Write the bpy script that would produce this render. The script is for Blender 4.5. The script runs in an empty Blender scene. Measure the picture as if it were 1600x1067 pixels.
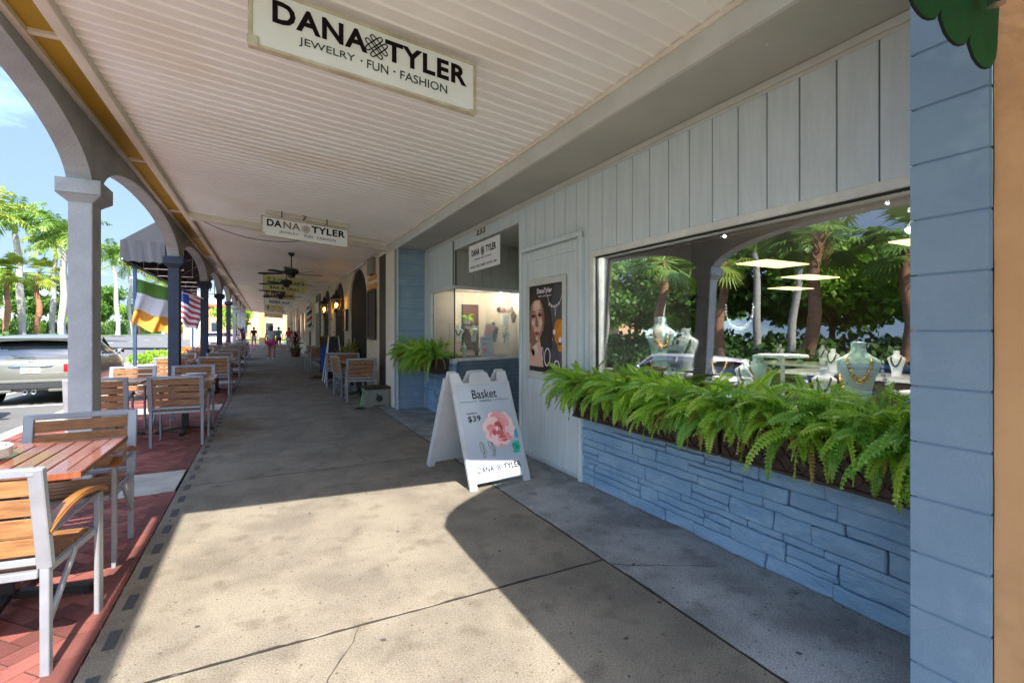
import bpy, bmesh, math, random
from mathutils import Vector, Matrix, noise
R=math.radians; PI=math.pi
random.seed(7)
scene=bpy.context.scene
COL=scene.collection
# ---------------------------------------------------------------- camera
cam=bpy.data.objects.new('camera',bpy.data.cameras.new('camera')); COL.objects.link(cam)
scene.camera=cam
cam.location=(0,0,1.4)
cam.rotation_euler=(R(90),0,-math.atan(387/752))
cam.data.sensor_width=36; cam.data.lens=752/1600*36; cam.data.shift_y=-16.5/1600
cam.data.clip_start=0.05; cam.data.clip_end=3000
# ---------------------------------------------------------------- world, sun, exposure
world=bpy.data.worlds.new('World'); scene.world=world; world.use_nodes=True
wn=world.node_tree; wn.nodes.clear()
wo=wn.nodes.new('ShaderNodeOutputWorld'); bg=wn.nodes.new('ShaderNodeBackground')
sky=wn.nodes.new('ShaderNodeTexSky'); sky.sky_type='NISHITA'; sky.sun_disc=False
sky.sun_elevation=R(45); sky.sun_rotation=R(180); sky.altitude=0; sky.air_density=1.0; sky.dust_density=.8; sky.ozone_density=1.6
tc=wn.nodes.new('ShaderNodeTexCoord'); mp=wn.nodes.new('ShaderNodeMapping'); mp.inputs['Scale'].default_value=(1,1,3.2)
cn=wn.nodes.new('ShaderNodeTexNoise'); cn.inputs['Scale'].default_value=1.7; cn.inputs['Detail'].default_value=9; cn.inputs['Roughness'].default_value=.58
cr=wn.nodes.new('ShaderNodeValToRGB'); cr.color_ramp.elements[0].position=.40; cr.color_ramp.elements[1].position=.72
cm=wn.nodes.new('ShaderNodeMix'); cm.data_type='RGBA'; cm.inputs[7].default_value=(.36,.53,.80,1)
ml=wn.nodes.new('ShaderNodeMath'); ml.operation='MULTIPLY'; ml.inputs[1].default_value=.96
L=wn.links.new
L(tc.outputs['Generated'],mp.inputs[0]); L(mp.outputs[0],cn.inputs[0]); L(cn.outputs[0],cr.inputs[0])
sx_=wn.nodes.new('ShaderNodeSeparateXYZ'); L(tc.outputs['Generated'],sx_.inputs[0])
mr_=wn.nodes.new('ShaderNodeMapRange'); mr_.inputs[1].default_value=.25; mr_.inputs[2].default_value=.7; mr_.inputs[3].default_value=.62; mr_.inputs[4].default_value=0; L(sx_.outputs[2],mr_.inputs[0])
ad_=wn.nodes.new('ShaderNodeMath'); ad_.operation='ADD'; ad_.use_clamp=True; L(cr.outputs[0],ad_.inputs[0]); L(mr_.outputs[0],ad_.inputs[1]); L(ad_.outputs[0],ml.inputs[0]); L(ml.outputs[0],cm.inputs[0]); L(sky.outputs[0],cm.inputs[6]); L(cm.outputs[2],bg.inputs[0])
bg.inputs[1].default_value=0.15; L(bg.outputs[0],wo.inputs[0])
sl=bpy.data.lights.new('sun','SUN'); sun=bpy.data.objects.new('sun',sl); COL.objects.link(sun)
sl.energy=2.0; sl.angle=R(.53); sl.color=(1,.95,.87)
sun.rotation_euler=Vector((.015,1,-1)).to_track_quat('-Z','Y').to_euler()
sun.location=(0,-20,20)
scene.view_settings.view_transform='Standard'; scene.view_settings.look='None'
scene.view_settings.exposure=2.98; scene.view_settings.gamma=1
scene.render.engine='CYCLES'
scene.cycles.max_bounces=14; scene.cycles.diffuse_bounces=10; scene.cycles.transparent_max_bounces=16
# ---------------------------------------------------------------- materials
def S(r,g,b):
    f=lambda u:(u/255/12.92) if u/255<=.04045 else ((u/255+.055)/1.055)**2.4
    return (f(r),f(g),f(b),1)
def K(c,k): return (c[0]*k,c[1]*k,c[2]*k,1)
MATS={}
def mat(name,c,c2=None,vs=4,rough=.6,metal=0,bump=0,bs=60,coat=0,spec=None,lo=.35,hi=.65,emit=0,world=False,trans=0,scale=(1,1,1),detail=5,c3=None,v3=30,a3=.5):
    m=bpy.data.materials.new(name); m.use_nodes=True; n=m.node_tree; b=n.nodes['Principled BSDF']; l=n.links.new
    b.inputs['Roughness'].default_value=rough; b.inputs['Metallic'].default_value=metal; b.inputs['Base Color'].default_value=c
    if coat: b.inputs['Coat Weight'].default_value=coat; b.inputs['Coat Roughness'].default_value=.08
    if spec is not None: b.inputs['Specular IOR Level'].default_value=spec
    if emit: b.inputs['Emission Color'].default_value=c; b.inputs['Emission Strength'].default_value=emit
    src=None
    if c2 or bump or c3:
        if world: g=n.nodes.new('ShaderNodeNewGeometry'); src=g.outputs['Position']
        else: g=n.nodes.new('ShaderNodeTexCoord'); src=g.outputs['Object']
        if scale!=(1,1,1):
            q=n.nodes.new('ShaderNodeMapping'); q.inputs['Scale'].default_value=scale; l(src,q.inputs[0]); src=q.outputs[0]
    last=None
    if c2:
        t=n.nodes.new('ShaderNodeTexNoise'); t.inputs['Scale'].default_value=vs; t.inputs['Detail'].default_value=detail; t.inputs['Roughness'].default_value=.6; l(src,t.inputs[0])
        r=n.nodes.new('ShaderNodeValToRGB'); r.color_ramp.elements[0].position=lo; r.color_ramp.elements[1].position=hi
        r.color_ramp.elements[0].color=c; r.color_ramp.elements[1].color=c2; l(t.outputs[0],r.inputs[0]); last=r.outputs[0]
    if c3:
        t=n.nodes.new('ShaderNodeTexNoise'); t.inputs['Scale'].default_value=v3; t.inputs['Detail'].default_value=3; l(src,t.inputs[0])
        r=n.nodes.new('ShaderNodeValToRGB'); r.color_ramp.elements[0].position=.55; r.color_ramp.elements[1].position=.68
        l(t.outputs[0],r.inputs[0])
        x=n.nodes.new('ShaderNodeMath'); x.operation='MULTIPLY'; x.inputs[1].default_value=a3; l(r.outputs[0],x.inputs[0])
        w=n.nodes.new('ShaderNodeMix'); w.data_type='RGBA'; l(x.outputs[0],w.inputs[0])
        if last: l(last,w.inputs[6])
        else: w.inputs[6].default_value=c
        w.inputs[7].default_value=c3; last=w.outputs[2]
    if last: l(last,b.inputs['Base Color'])
    if bump:
        t=n.nodes.new('ShaderNodeTexNoise'); t.inputs['Scale'].default_value=bs; t.inputs['Detail'].default_value=4; l(src,t.inputs[0])
        u=n.nodes.new('ShaderNodeBump'); u.inputs['Strength'].default_value=bump; u.inputs['Distance'].default_value=.01; l(t.outputs[0],u.inputs['Height']); l(u.outputs[0],b.inputs['Normal'])
    if trans:
        o=n.nodes['Material Output']; tr=n.nodes.new('ShaderNodeBsdfTranslucent'); mx=n.nodes.new('ShaderNodeMixShader'); mx.inputs[0].default_value=trans
        if last: l(last,tr.inputs[0])
        else: tr.inputs[0].default_value=c
        l(b.outputs[0],mx.inputs[1]); l(tr.outputs[0],mx.inputs[2]); l(mx.outputs[0],o.inputs[0])
    MATS[name]=m; return m
def glassmat(name,tint,refl,rough=0.0):
    m=bpy.data.materials.new(name); m.use_nodes=True; n=m.node_tree; n.nodes.clear(); l=n.links.new
    o=n.nodes.new('ShaderNodeOutputMaterial'); t=n.nodes.new('ShaderNodeBsdfTransparent'); t.inputs[0].default_value=tint
    g=n.nodes.new('ShaderNodeBsdfGlossy'); g.inputs['Roughness'].default_value=rough; g.inputs[0].default_value=(.95,.97,1,1)
    w=n.nodes.new('ShaderNodeLayerWeight'); w.inputs[0].default_value=.35
    a=n.nodes.new('ShaderNodeMath'); a.operation='MULTIPLY_ADD'; a.inputs[1].default_value=.5; a.inputs[2].default_value=refl; a.use_clamp=True
    x=n.nodes.new('ShaderNodeMixShader'); l(w.outputs['Fresnel'],a.inputs[0]); l(a.outputs[0],x.inputs[0]); l(t.outputs[0],x.inputs[1]); l(g.outputs[0],x.inputs[2]); l(x.outputs[0],o.inputs[0]); return m
M={}
M['ceil']=mat('ceiling_paint',S(246,245,240),S(240,238,232),1.2,.5,c3=S(226,208,184),v3=.8,a3=.3,world=True)
M['ceil2']=mat('ceiling_far',S(244,242,236),S(236,232,224),.9,.6,world=True)
M['cream']=mat('cream_trim',S(226,218,202),S(214,204,186),3,.6,bump=.1,bs=80)
M['yellow']=mat('yellow_soffit',S(176,142,8),S(160,128,6),2,.65,world=True)
M['stucco']=mat('stucco_arcade',S(176,178,180),S(160,162,164),3,.85,bump=.8,bs=55,world=True)
M['stuccocream']=mat('stucco_cream',S(212,200,178),S(192,178,154),2,.85,bump=.45,bs=60,world=True,c3=S(150,135,112),v3=3,a3=.25)
M['navy']=mat('navy_paint',S(44,54,74),S(34,42,60),5,.6,bump=.5,bs=60)
M['siding']=mat('grey_siding',S(206,214,216),S(194,203,206),3,.6,bump=.3,bs=25,world=True,scale=(1,6,.6))
M['soffit']=mat('grey_soffit',S(182,182,172),S(170,170,160),1.5,.7,bump=.15,bs=60,world=True)
M['fascia']=mat('grey_fascia',S(200,202,196),S(190,190,182),2.5,.6,bump=.1,bs=30,world=True)
M['groove']=mat('groove_dark',S(96,98,94),rough=.9)
M['block']=mat('blue_block',S(132,154,172),S(118,142,163),1.6,.75,bump=.25,bs=130,world=True,c3=S(148,170,188),v3=5,a3=.4)
M['stone']=mat('blue_stone',S(140,168,192),S(114,148,180),4,.75,bump=1,bs=22,world=True,scale=(1,1,2.2),c3=S(158,178,194),v3=8,a3=.55)
M['blockjoint']=mat('block_joint',S(104,134,162),rough=.9)
M['mortar']=mat('stone_mortar',S(80,106,130),rough=.9)
M['brickwall']=mat('grey_brick_paint',S(120,136,150),S(104,120,136),6,.75,bump=.5,bs=40,world=True)
M['white']=mat('white_paint',S(226,226,222),S(212,212,208),5,.45)
M['whiteframe']=mat('white_frame',S(222,221,214),S(204,203,196),8,.4)
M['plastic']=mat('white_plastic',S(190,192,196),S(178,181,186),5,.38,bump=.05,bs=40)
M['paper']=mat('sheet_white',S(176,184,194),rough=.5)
M['signface']=mat('sign_face',S(236,240,238),S(226,230,226),2,.35)
M['signface2']=mat('sign_face_pale',S(244,244,244),S(236,236,236),3,.35)
M['signframe']=mat('sign_frame',S(206,202,180),S(176,164,136),7,.55)
M['ink']=mat('dark_ink',S(30,22,24),rough=.9,spec=.1)
M['inkg']=mat('green_ink',S(38,58,56),rough=.5)
M['bronze']=mat('bronze_ink',S(132,104,88),rough=.5)
M['black']=mat('black_metal',S(26,24,24),S(36,34,33),12,.45,bump=.1,bs=60)
M['darkbrown']=mat('dark_brown',S(40,26,24),S(52,34,30),8,.55)
M['redbrown']=mat('red_brown_door',S(74,30,22),S(88,38,28),8,.5)
M['darkroom']=mat('dark_room',S(16,14,15),rough=.9)  # darkness of the unlit pub room put into the colour
M['orange']=mat('orange_stucco',S(214,166,118),S(200,152,104),1.5,.85,bump=.35,bs=12,world=True,c3=S(170,124,84),v3=5,a3=.35)
M['green']=mat('green_canvas',S(10,104,62),S(8,88,52),4,.7,bump=.2,bs=200)
M['maskseam']=mat('canvas_seam',S(60,140,96),rough=.8)
M['greenstitch']=mat('green_hem',S(14,24,20),rough=.8)
M['alu']=mat('brushed_aluminium',S(148,151,156),S(132,136,143),6,.42,metal=.35,bump=.04,bs=100)
M['teak']=mat('teak_slat',S(146,102,62),S(110,72,40),5,.5,bump=.15,bs=30,scale=(1.5,9,9))
M['arm']=mat('teak_arm',S(150,102,52),S(126,80,38),4,.35,coat=.3,scale=(8,1,8))
M['tabletop']=mat('varnished_table',S(118,64,42),S(142,86,58),4,.22,coat=.8,scale=(9,1,1),c3=S(120,50,26),v3=14,a3=.4)
M['tablegrey']=mat('weathered_table',S(150,110,84),S(172,128,96),4,.3,coat=.4,scale=(9,1,1))
M['steelblue']=mat('blued_steel',S(70,90,120),S(60,78,104),8,.35,metal=.6)
M['plate']=mat('white_china',S(236,236,234),rough=.2,coat=.5)
M['napkin']=mat('paper_napkin',S(232,230,226),S(214,212,208),20,.8,bump=.4,bs=40)
M['asphalt']=mat('asphalt',S(88,87,85),S(99,98,95),.8,.9,bump=.5,bs=120,world=True,c3=S(110,108,106),v3=14,a3=.5)
M['curb']=mat('curb_concrete',S(166,158,142),S(146,138,124),4,.85,bump=.3,bs=60,world=True)
M['grass']=mat('grass',S(76,110,30),S(104,136,44),.8,.95,bump=.8,bs=40,world=True,c3=S(60,90,24),v3=9,a3=.5)
M['soil']=mat('soil',S(64,46,34),S(48,34,26),12,.95,bump=.6,bs=40)
M['fern']=mat('fern_green',S(138,184,50),S(166,206,66),5,.45,trans=.45,c3=S(196,208,96),v3=7,a3=.5)
M['ferndk']=mat('fern_deep',S(98,152,48),S(120,172,56),6,.5,trans=.35)
M['drypale']=mat('dry_frond',S(170,150,70),S(140,112,56),6,.6,trans=.3)
M['rachis']=mat('fern_stalk',S(120,120,50),rough=.6)
M['planter']=mat('planter_brown',S(62,44,38),S(48,34,30),8,.55,bump=.2,bs=60)
M['palmleaf']=mat('palm_frond',S(82,118,40),S(120,148,54),.5,.45,trans=.3,world=True)
M['palmleaf2']=mat('palm_frond_yellow',S(128,146,44),S(150,160,60),.6,.5,trans=.35,world=True)
M['palmdead']=mat('palm_dry',S(150,120,70),S(110,86,50),2,.8,world=True)
M['crownshaft']=mat('palm_crownshaft',S(120,150,62),rough=.4)
M['trunkgrey']=mat('palm_trunk_grey',S(168,162,154),S(140,134,126),3,.85,bump=.6,bs=10,scale=(1,1,5))
M['trunkbrown']=mat('palm_trunk_brown',S(150,108,80),S(122,84,62),3,.9,bump=.9,bs=9,scale=(1,1,4))
M['bark']=mat('bark',S(104,84,66),S(80,64,50),5,.9,bump=.8,bs=12)
M['leaf']=mat('tree_leaf',S(64,100,32),S(96,134,44),.7,.55,trans=.3,world=True)
M['leafy']=mat('tree_leaf_yellow',S(122,160,40),S(150,184,56),.7,.55,trans=.4,world=True)
M['leafd']=mat('hedge_leaf',S(50,82,32),S(76,110,38),1.2,.55,trans=.25,world=True)
M['maroon']=mat('cordyline_leaf',S(88,28,48),S(120,44,66),8,.45,trans=.25)
M['flowero']=mat('orange_flower',S(206,116,40),S(190,80,40),9,.7)
M['flowerr']=mat('red_flower',S(190,40,40),S(220,90,60),9,.7)
M['skin']=mat('skin',S(170,122,100),rough=.55)
M['hair']=mat('hair_brown',S(66,42,30),rough=.6)
M['hairb']=mat('hair_black',S(24,20,20),rough=.5)
M['shirtgrey']=mat('shirt_grey',S(176,182,200),S(190,194,210),8,.8)
M['shortpink']=mat('shorts_pink',S(214,28,140),rough=.7)
M['shirtteal']=mat('shirt_teal',S(28,150,150),rough=.75)
M['cloth_dark']=mat('cloth_dark',S(30,32,44),rough=.8)
M['clothred']=mat('cloth_red',S(160,40,46),rough=.75)
M['shoe']=mat('shoe_white',S(220,216,220),rough=.5)
M['carpaint']=mat('car_paint_champagne',S(126,126,115),rough=.28,metal=.55,coat=1)
M['carblue']=mat('car_paint_blue',S(60,110,150),rough=.3,metal=.4,coat=1)
M['carpink']=mat('car_paint_white',S(226,214,216),rough=.3,coat=1)
M['carglass']=mat('car_glass',S(18,24,30),rough=.04,coat=1,spec=.9)
M['tyre']=mat('tyre',S(26,26,26),rough=.85)
M['chrome']=mat('chrome',S(220,222,226),rough=.1,metal=1)
M['bumper']=mat('bumper_black',S(36,38,42),rough=.6)
M['redlamp']=mat('tail_lamp',S(160,16,18),rough=.2,coat=1)
M['platewhite']=mat('number_plate',S(176,186,184),rough=.4)
M['plategreen']=mat('plate_green_ink',S(8,90,104),rough=.5)
M['plateorange']=mat('plate_orange',S(226,120,40),rough=.5)
M['flaggreen']=mat('flag_green',S(96,140,62),rough=.8,trans=.35)
M['flagwhite']=mat('flag_white',S(226,228,236),rough=.8,trans=.35)
M['flagorange']=mat('flag_orange',S(224,160,70),rough=.8,trans=.35)
M['flagred']=mat('flag_red',S(190,70,76),rough=.8,trans=.35)
M['flagblue']=mat('flag_blue',S(40,60,130),rough=.8,trans=.35)
M['canvasgrey']=mat('awning_canvas_navy',S(30,34,46),S(24,28,38),3,.75,bump=.2,bs=40)
M['canvasdark']=mat('awning_underside',S(24,20,22),rough=.9)
M['peach']=mat('peach_wall',S(200,150,120),S(186,138,108),.5,.85,world=True)
M['ywall']=mat('yellow_wall',S(172,146,100),S(156,132,88),.8,.85,world=True)
M['rooftile']=mat('roof_tile',S(180,100,72),S(160,84,60),3,.8,world=True)
M['winglass']=mat('window_dark',S(40,52,60),rough=.08,spec=.8)
M['shopwall']=mat('shop_inner_wall',S(190,178,156),S(178,166,144),1.5,.8)
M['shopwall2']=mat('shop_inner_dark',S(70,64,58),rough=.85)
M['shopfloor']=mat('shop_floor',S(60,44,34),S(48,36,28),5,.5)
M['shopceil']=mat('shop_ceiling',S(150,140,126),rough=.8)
M['bust']=mat('bust_sea_glass',S(176,198,192),S(190,210,204),8,.5)
M['bustw']=mat('bust_white',S(226,226,220),rough=.5)
M['bustb']=mat('bust_black',S(20,18,20),rough=.6)
M['gold']=mat('gold_metal',S(212,176,96),rough=.25,metal=.9)
M['numgold']=mat('number_brass',S(120,92,40),rough=.45)
M['silver']=mat('silver_metal',S(214,214,216),rough=.2,metal=.9)
M['pinkp']=mat('petal_pink',S(232,140,140),S(240,168,164),9,.6)
M['pinkl']=mat('petal_light',S(244,196,190),S(250,214,206),9,.6)
M['pinkd']=mat('petal_deep',S(206,70,76),S(220,100,100),9,.6)
M['tealp']=mat('petal_teal',S(40,170,140),S(70,190,160),9,.6)
M['teald']=mat('petal_teal_deep',S(16,120,110),rough=.6)
M['tealb']=mat('petal_blue',S(40,160,190),rough=.6)
M['phdark']=mat('print_dark',S(30,18,22),S(44,30,34),5,.35)
M['phskin']=mat('print_skin',S(206,158,136),S(222,178,156),5,.35)
M['phmid']=mat('print_skin_mid',S(176,126,104),S(160,110,90),12,.35)
M['phlight']=mat('print_skin_light',S(226,188,168),S(232,198,180),12,.35)
M['phshade']=mat('print_skin_shade',S(140,92,76),rough=.35)
M['phgrey']=mat('print_grey',S(84,80,92),S(60,56,66),4,.35)
M['phbrown']=mat('print_brown',S(84,48,42),S(64,36,34),12,.35)
M['phlip']=mat('print_lip',S(158,60,62),rough=.35)
M['phamber']=mat('print_amber',S(222,144,20),S(190,110,16),6,.35)
M['phwhite']=mat('print_white',S(226,216,224),rough=.35)
M['spotlit']=mat('spot_lens',S(240,240,255),emit=3)
M['panelwarm']=mat('ceiling_light_panel',S(250,214,150),emit=.55)
M['violet']=mat('led_violet',S(120,80,230),emit=.8)
M['flame']=mat('lantern_flame',S(255,190,90),emit=10)
M['lampglass']=glassmat('lantern_glass',(.95,.85,.7,1),.05)
M['glass']=glassmat('shop_glass',(.92,.96,.96,1),.15)
M['glass2']=glassmat('display_glass',(.95,.97,.97,1),.05)
M['shelfglass']=glassmat('shelf_glass',(.8,.9,.86,1),.1)
M['poleR']=mat('pole_red',S(190,36,40),rough=.3); M['poleB']=mat('pole_blue',S(30,50,130),rough=.3)
M['tan']=mat('tan_plastic',S(128,126,116),S(116,114,104),6,.6,bump=.15,bs=40)
M['hose']=mat('green_hose',S(60,170,80),rough=.4)
M['bluecloth']=mat('blue_cloth',S(30,70,150),rough=.8)
M['terracotta']=mat('pot_brown',S(96,54,40),S(80,44,34),6,.7)
M['oliveleaf']=mat('croton_leaf',S(150,140,70),S(120,120,60),10,.6,trans=.2)
M['signold']=mat('pub_sign_face',S(196,200,150),S(176,178,128),6,.5)
M['signgreen']=mat('pub_sign_letter',S(86,116,52),rough=.6)
M['signtan']=mat('sign_tan',S(226,206,160),S(206,184,136),4,.5)
# concrete walkway
def concrete(name,base,dark,stain,kjoint=0):
    m=mat(name,base,dark,2.0,.9,bump=.18,bs=160,world=True,c3=stain,v3=6,a3=.45,lo=.40,hi=.62,detail=15)
    n=m.node_tree; l=n.links.new; b=n.nodes['Principled BSDF']
    prev=b.inputs['Base Color'].links[0].from_socket
    g=n.nodes.new('ShaderNodeNewGeometry')
    # fine grain
    t=n.nodes.new('ShaderNodeTexNoise'); t.inputs['Scale'].default_value=130; t.inputs['Detail'].default_value=3; l(g.outputs['Position'],t.inputs[0])
    r=n.nodes.new('ShaderNodeMapRange'); r.inputs[1].default_value=.3; r.inputs[2].default_value=.7; r.inputs[3].default_value=.62; r.inputs[4].default_value=1.32; l(t.outputs[0],r.inputs[0])
    mm=n.nodes.new('ShaderNodeMix'); mm.data_type='RGBA'; mm.blend_type='MULTIPLY'; mm.inputs[0].default_value=1
    l(prev,mm.inputs[6]); l(r.outputs[0],mm.inputs[7]); last=mm.outputs[2]
    # gum spots and flecks
    for sc,th,thr,colr in ((1.9,.022,.45,S(40,37,34)),(6,.035,.5,S(58,50,42)),(15,.07,.55,S(84,70,50))):
        v=n.nodes.new('ShaderNodeTexVoronoi'); v.voronoi_dimensions='2D'; v.inputs['Scale'].default_value=sc; l(g.outputs['Position'],v.inputs[0])
        dn=n.nodes.new('ShaderNodeTexNoise'); dn.inputs['Scale'].default_value=40; l(g.outputs['Position'],dn.inputs[0])
        ad=n.nodes.new('ShaderNodeMath'); ad.operation='MULTIPLY_ADD'; ad.inputs[1].default_value=.05; l(dn.outputs[0],ad.inputs[0]); l(v.outputs['Distance'],ad.inputs[2])
        sb=n.nodes.new('ShaderNodeMath'); sb.operation='LESS_THAN'; sb.inputs[1].default_value=th+.025; l(ad.outputs[0],sb.inputs[0])
        q=n.nodes.new('ShaderNodeSeparateColor'); l(v.outputs['Color'],q.inputs[0])
        gt=n.nodes.new('ShaderNodeMath'); gt.operation='GREATER_THAN'; gt.inputs[1].default_value=thr; l(q.outputs[0],gt.inputs[0])
        mu=n.nodes.new('ShaderNodeMath'); mu.operation='MULTIPLY'; l(sb.outputs[0],mu.inputs[0]); l(gt.outputs[0],mu.inputs[1])
        mk=n.nodes.new('ShaderNodeMath'); mk.operation='MULTIPLY'; mk.inputs[1].default_value=.8; l(mu.outputs[0],mk.inputs[0])
        w=n.nodes.new('ShaderNodeMix'); w.data_type='RGBA'; l(mk.outputs[0],w.inputs[0]); l(last,w.inputs[6]); w.inputs[7].default_value=colr; last=w.outputs[2]
    l(last,b.inputs['Base Color']); return m
M['concrete']=concrete('walk_concrete',S(125,116,101),S(104,96,84),S(84,74,60))
M['concrete2']=concrete('walk_concrete_grey',S(152,152,150),S(116,116,115),S(88,87,85))
M['rubber']=mat('dark_inlay',S(54,54,56),S(66,66,66),30,.8,bump=.4,bs=80,world=True)
M['gap']=mat('joint_dirt',S(44,38,32),rough=1)
M['bandc']=mat('band_concrete',S(176,170,160),S(150,145,136),3,.85,bump=.2,bs=60,world=True)
def brickmat():
    m=mat('brick_paver',S(138,80,70),rough=.85,bump=.4,bs=60,world=True,c2=S(120,64,56),vs=2.2)
    n=m.node_tree; l=n.links.new; b=n.nodes['Principled BSDF']; prev=b.inputs['Base Color'].links[0].from_socket
    a=n.nodes.new('ShaderNodeAttribute'); a.attribute_name='tone'
    mm=n.nodes.new('ShaderNodeMix'); mm.data_type='RGBA'; mm.blend_type='MULTIPLY'; mm.inputs[0].default_value=1
    l(prev,mm.inputs[6]); l(a.outputs['Color'],mm.inputs[7]); l(mm.outputs[2],b.inputs['Base Color']); return m
M['paver']=brickmat()
# ---------------------------------------------------------------- mesh helpers
class MB:
    def __init__(s,m=None): s.v=[]; s.f=[]; s.m=m
    def add(s,vs,fs,m=None):
        o=len(s.v); mm=m
        for p in vs:
            p=Vector(p)
            if mm is not None: p=mm@p
            if s.m is not None: p=s.m@p
            s.v.append(p)
        s.f+= [tuple(i+o for i in f) for f in fs]
    def box(s,x0,x1,y0,y1,z0,z1,m=None):
        s.add([(x0,y0,z0),(x1,y0,z0),(x1,y1,z0),(x0,y1,z0),(x0,y0,z1),(x1,y0,z1),(x1,y1,z1),(x0,y1,z1)],
              [(0,3,2,1),(4,5,6,7),(0,1,5,4),(1,2,6,5),(2,3,7,6),(3,0,4,7)],m)
    def bar(s,a,b,w,h,up=(0,0,1)):
        a=Vector(a); b=Vector(b); d=(b-a); ln=d.length; d.normalize(); u=Vector(up)
        if abs(d.dot(u))>.98: u=Vector((0,1,0))
        x=d.cross(u).normalized(); u=x.cross(d)
        m=Matrix((x,d,u)).transposed().to_4x4(); m.translation=a
        s.box(-w/2,w/2,0,ln,-h/2,h/2,m)
    def path(s,pts,w,h,up=(0,0,1)):   # swept flat bar
        pts=[Vector(p) for p in pts]; n=len(pts); vs=[]; fs=[]
        for i,p in enumerate(pts):
            d=(pts[min(i+1,n-1)]-pts[max(i-1,0)]).normalized(); x=d.cross(Vector(up)).normalized(); u=x.cross(d)
            vs+=[p-x*w/2-u*h/2,p+x*w/2-u*h/2,p+x*w/2+u*h/2,p-x*w/2+u*h/2]
        for i in range(n-1):
            for k in range(4): fs.append((i*4+k,i*4+(k+1)%4,i*4+4+(k+1)%4,i*4+4+k))
        fs+=[(3,2,1,0),tuple((n-1)*4+k for k in range(4))]
        s.add(vs,fs)
    def tube(s,pts,r,n=8,caps=True,m=None):
        pts=[Vector(p) for p in pts]; N=len(pts); rs=r if isinstance(r,(list,tuple)) else [r]*N; vs=[]; fs=[]; x=None
        for i,p in enumerate(pts):
            d=(pts[min(i+1,N-1)]-pts[max(i-1,0)])
            if d.length<1e-9: d=Vector((0,0,1))
            d.normalize()
            if x is None: x=d.orthogonal().normalized()
            else:
                x=x-d*x.dot(d)
                x=x.normalized() if x.length>1e-6 else d.orthogonal().normalized()
            y=d.cross(x)
            for k in range(n):
                a=2*PI*k/n; vs.append(p+(x*math.cos(a)+y*math.sin(a))*rs[i])
        for i in range(N-1):
            for k in range(n): fs.append((i*n+k,i*n+(k+1)%n,i*n+n+(k+1)%n,i*n+n+k))
        if caps: fs+=[tuple(range(n))[::-1],tuple((N-1)*n+k for k in range(n))]
        s.add(vs,fs,m)
    def lathe(s,prof,n=20,c=(0,0,0),m=None,sx=1,sy=1,a0=0,a1=2*PI):
        vs=[];fs=[];full=abs(a1-a0-2*PI)<1e-6; N=n if full else n+1
        for r,z in prof:
            for k in range(N):
                a=a0+(a1-a0)*k/n; vs.append((c[0]+max(r,1e-4)*math.cos(a)*sx,c[1]+max(r,1e-4)*math.sin(a)*sy,c[2]+z))
        for i in range(len(prof)-1):
            for k in range(n if full else n):
                k2=(k+1)%N if full else k+1
                fs.append((i*N+k,i*N+k2,i*N+N+k2,i*N+N+k))
        s.add(vs,fs,m)
    def prism(s,poly,plane,a0,a1,m=None):
        f={'xy':lambda p,a:(p[0],p[1],a),'xz':lambda p,a:(p[0],a,p[1]),'yz':lambda p,a:(a,p[0],p[1])}[plane]; n=len(poly)
        vs=[f(p,a0) for p in poly]+[f(p,a1) for p in poly]
        fs=[tuple(range(n))[::-1],tuple(range(n,2*n))]+[(i,(i+1)%n,n+(i+1)%n,n+i) for i in range(n)]
        s.add(vs,fs,m)
    def ball(s,c,r,n=10,sc=(1,1,1)):
        pr=[(math.sin(PI*i/n)*r,-math.cos(PI*i/n)*r) for i in range(n+1)]
        m=Matrix.Translation(c)@Matrix.Diagonal((sc[0],sc[1],sc[2],1)); s.lathe(pr,n+2,m=m)
    def ribbon(s,pts,w,closed=False,z=0,m=None):
        n=len(pts); vs=[];fs=[]
        for i,p in enumerate(pts):
            a=pts[(i-1)%n] if (closed or i>0) else p; b=pts[(i+1)%n] if (closed or i<n-1) else p
            dx,dy=b[0]-a[0],b[1]-a[1]; q=math.hypot(dx,dy) or 1; nx,ny=-dy/q*w/2,dx/q*w/2
            vs+=[(p[0]-nx,p[1]-ny,z),(p[0]+nx,p[1]+ny,z)]
        for i in range(n if closed else n-1):
            j=(i+1)%n; fs.append((2*i,2*j,2*j+1,2*i+1))
        s.add(vs,fs,m)
    def poly(s,pts,z=0,m=None): s.add([(p[0],p[1],z) for p in pts],[tuple(range(len(pts)))],m)
    def text(s,body,m,width=None,height=None,off=0,depth=.001):
        vs,fs=textmesh(body,off)
        xs=[v[0] for v in vs]; ys=[v[1] for v in vs]; x0,x1,y0,y1=min(xs),max(xs),min(ys),max(ys)
        sy=height/(y1-y0) if height else None; sx=width/(x1-x0) if width else sy; sy=sy or sx
        t=Matrix.Diagonal((sx,sy,1,1))@Matrix.Translation((-(x0+x1)/2,-(y0+y1)/2,0))
        s.add([(v[0],v[1],v[2]*depth) for v in vs],fs,m@t)
    def build(s,name,material,parent=None,smooth=False,bevel=0,loc=None,seg=1,normals=True):
        me=bpy.data.meshes.new(name); me.from_pydata([tuple(v) for v in s.v],[],s.f)
        if normals or bevel:
            bm=bmesh.new(); bm.from_mesh(me)
            if bevel:
                es=[e for e in bm.edges if len(e.link_faces)==2 and e.calc_face_angle(0)>.5]
                bmesh.ops.bevel(bm,geom=es,offset=bevel,segments=seg,affect='EDGES',clamp_overlap=True)
            if normals: bmesh.ops.recalc_face_normals(bm,faces=bm.faces)
            bm.to_mesh(me); bm.free()
        if smooth:
            for p in me.polygons: p.use_smooth=True
            if smooth!='all' :
                try: me.set_sharp_from_angle(angle=R(40))
                except Exception: pass
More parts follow.
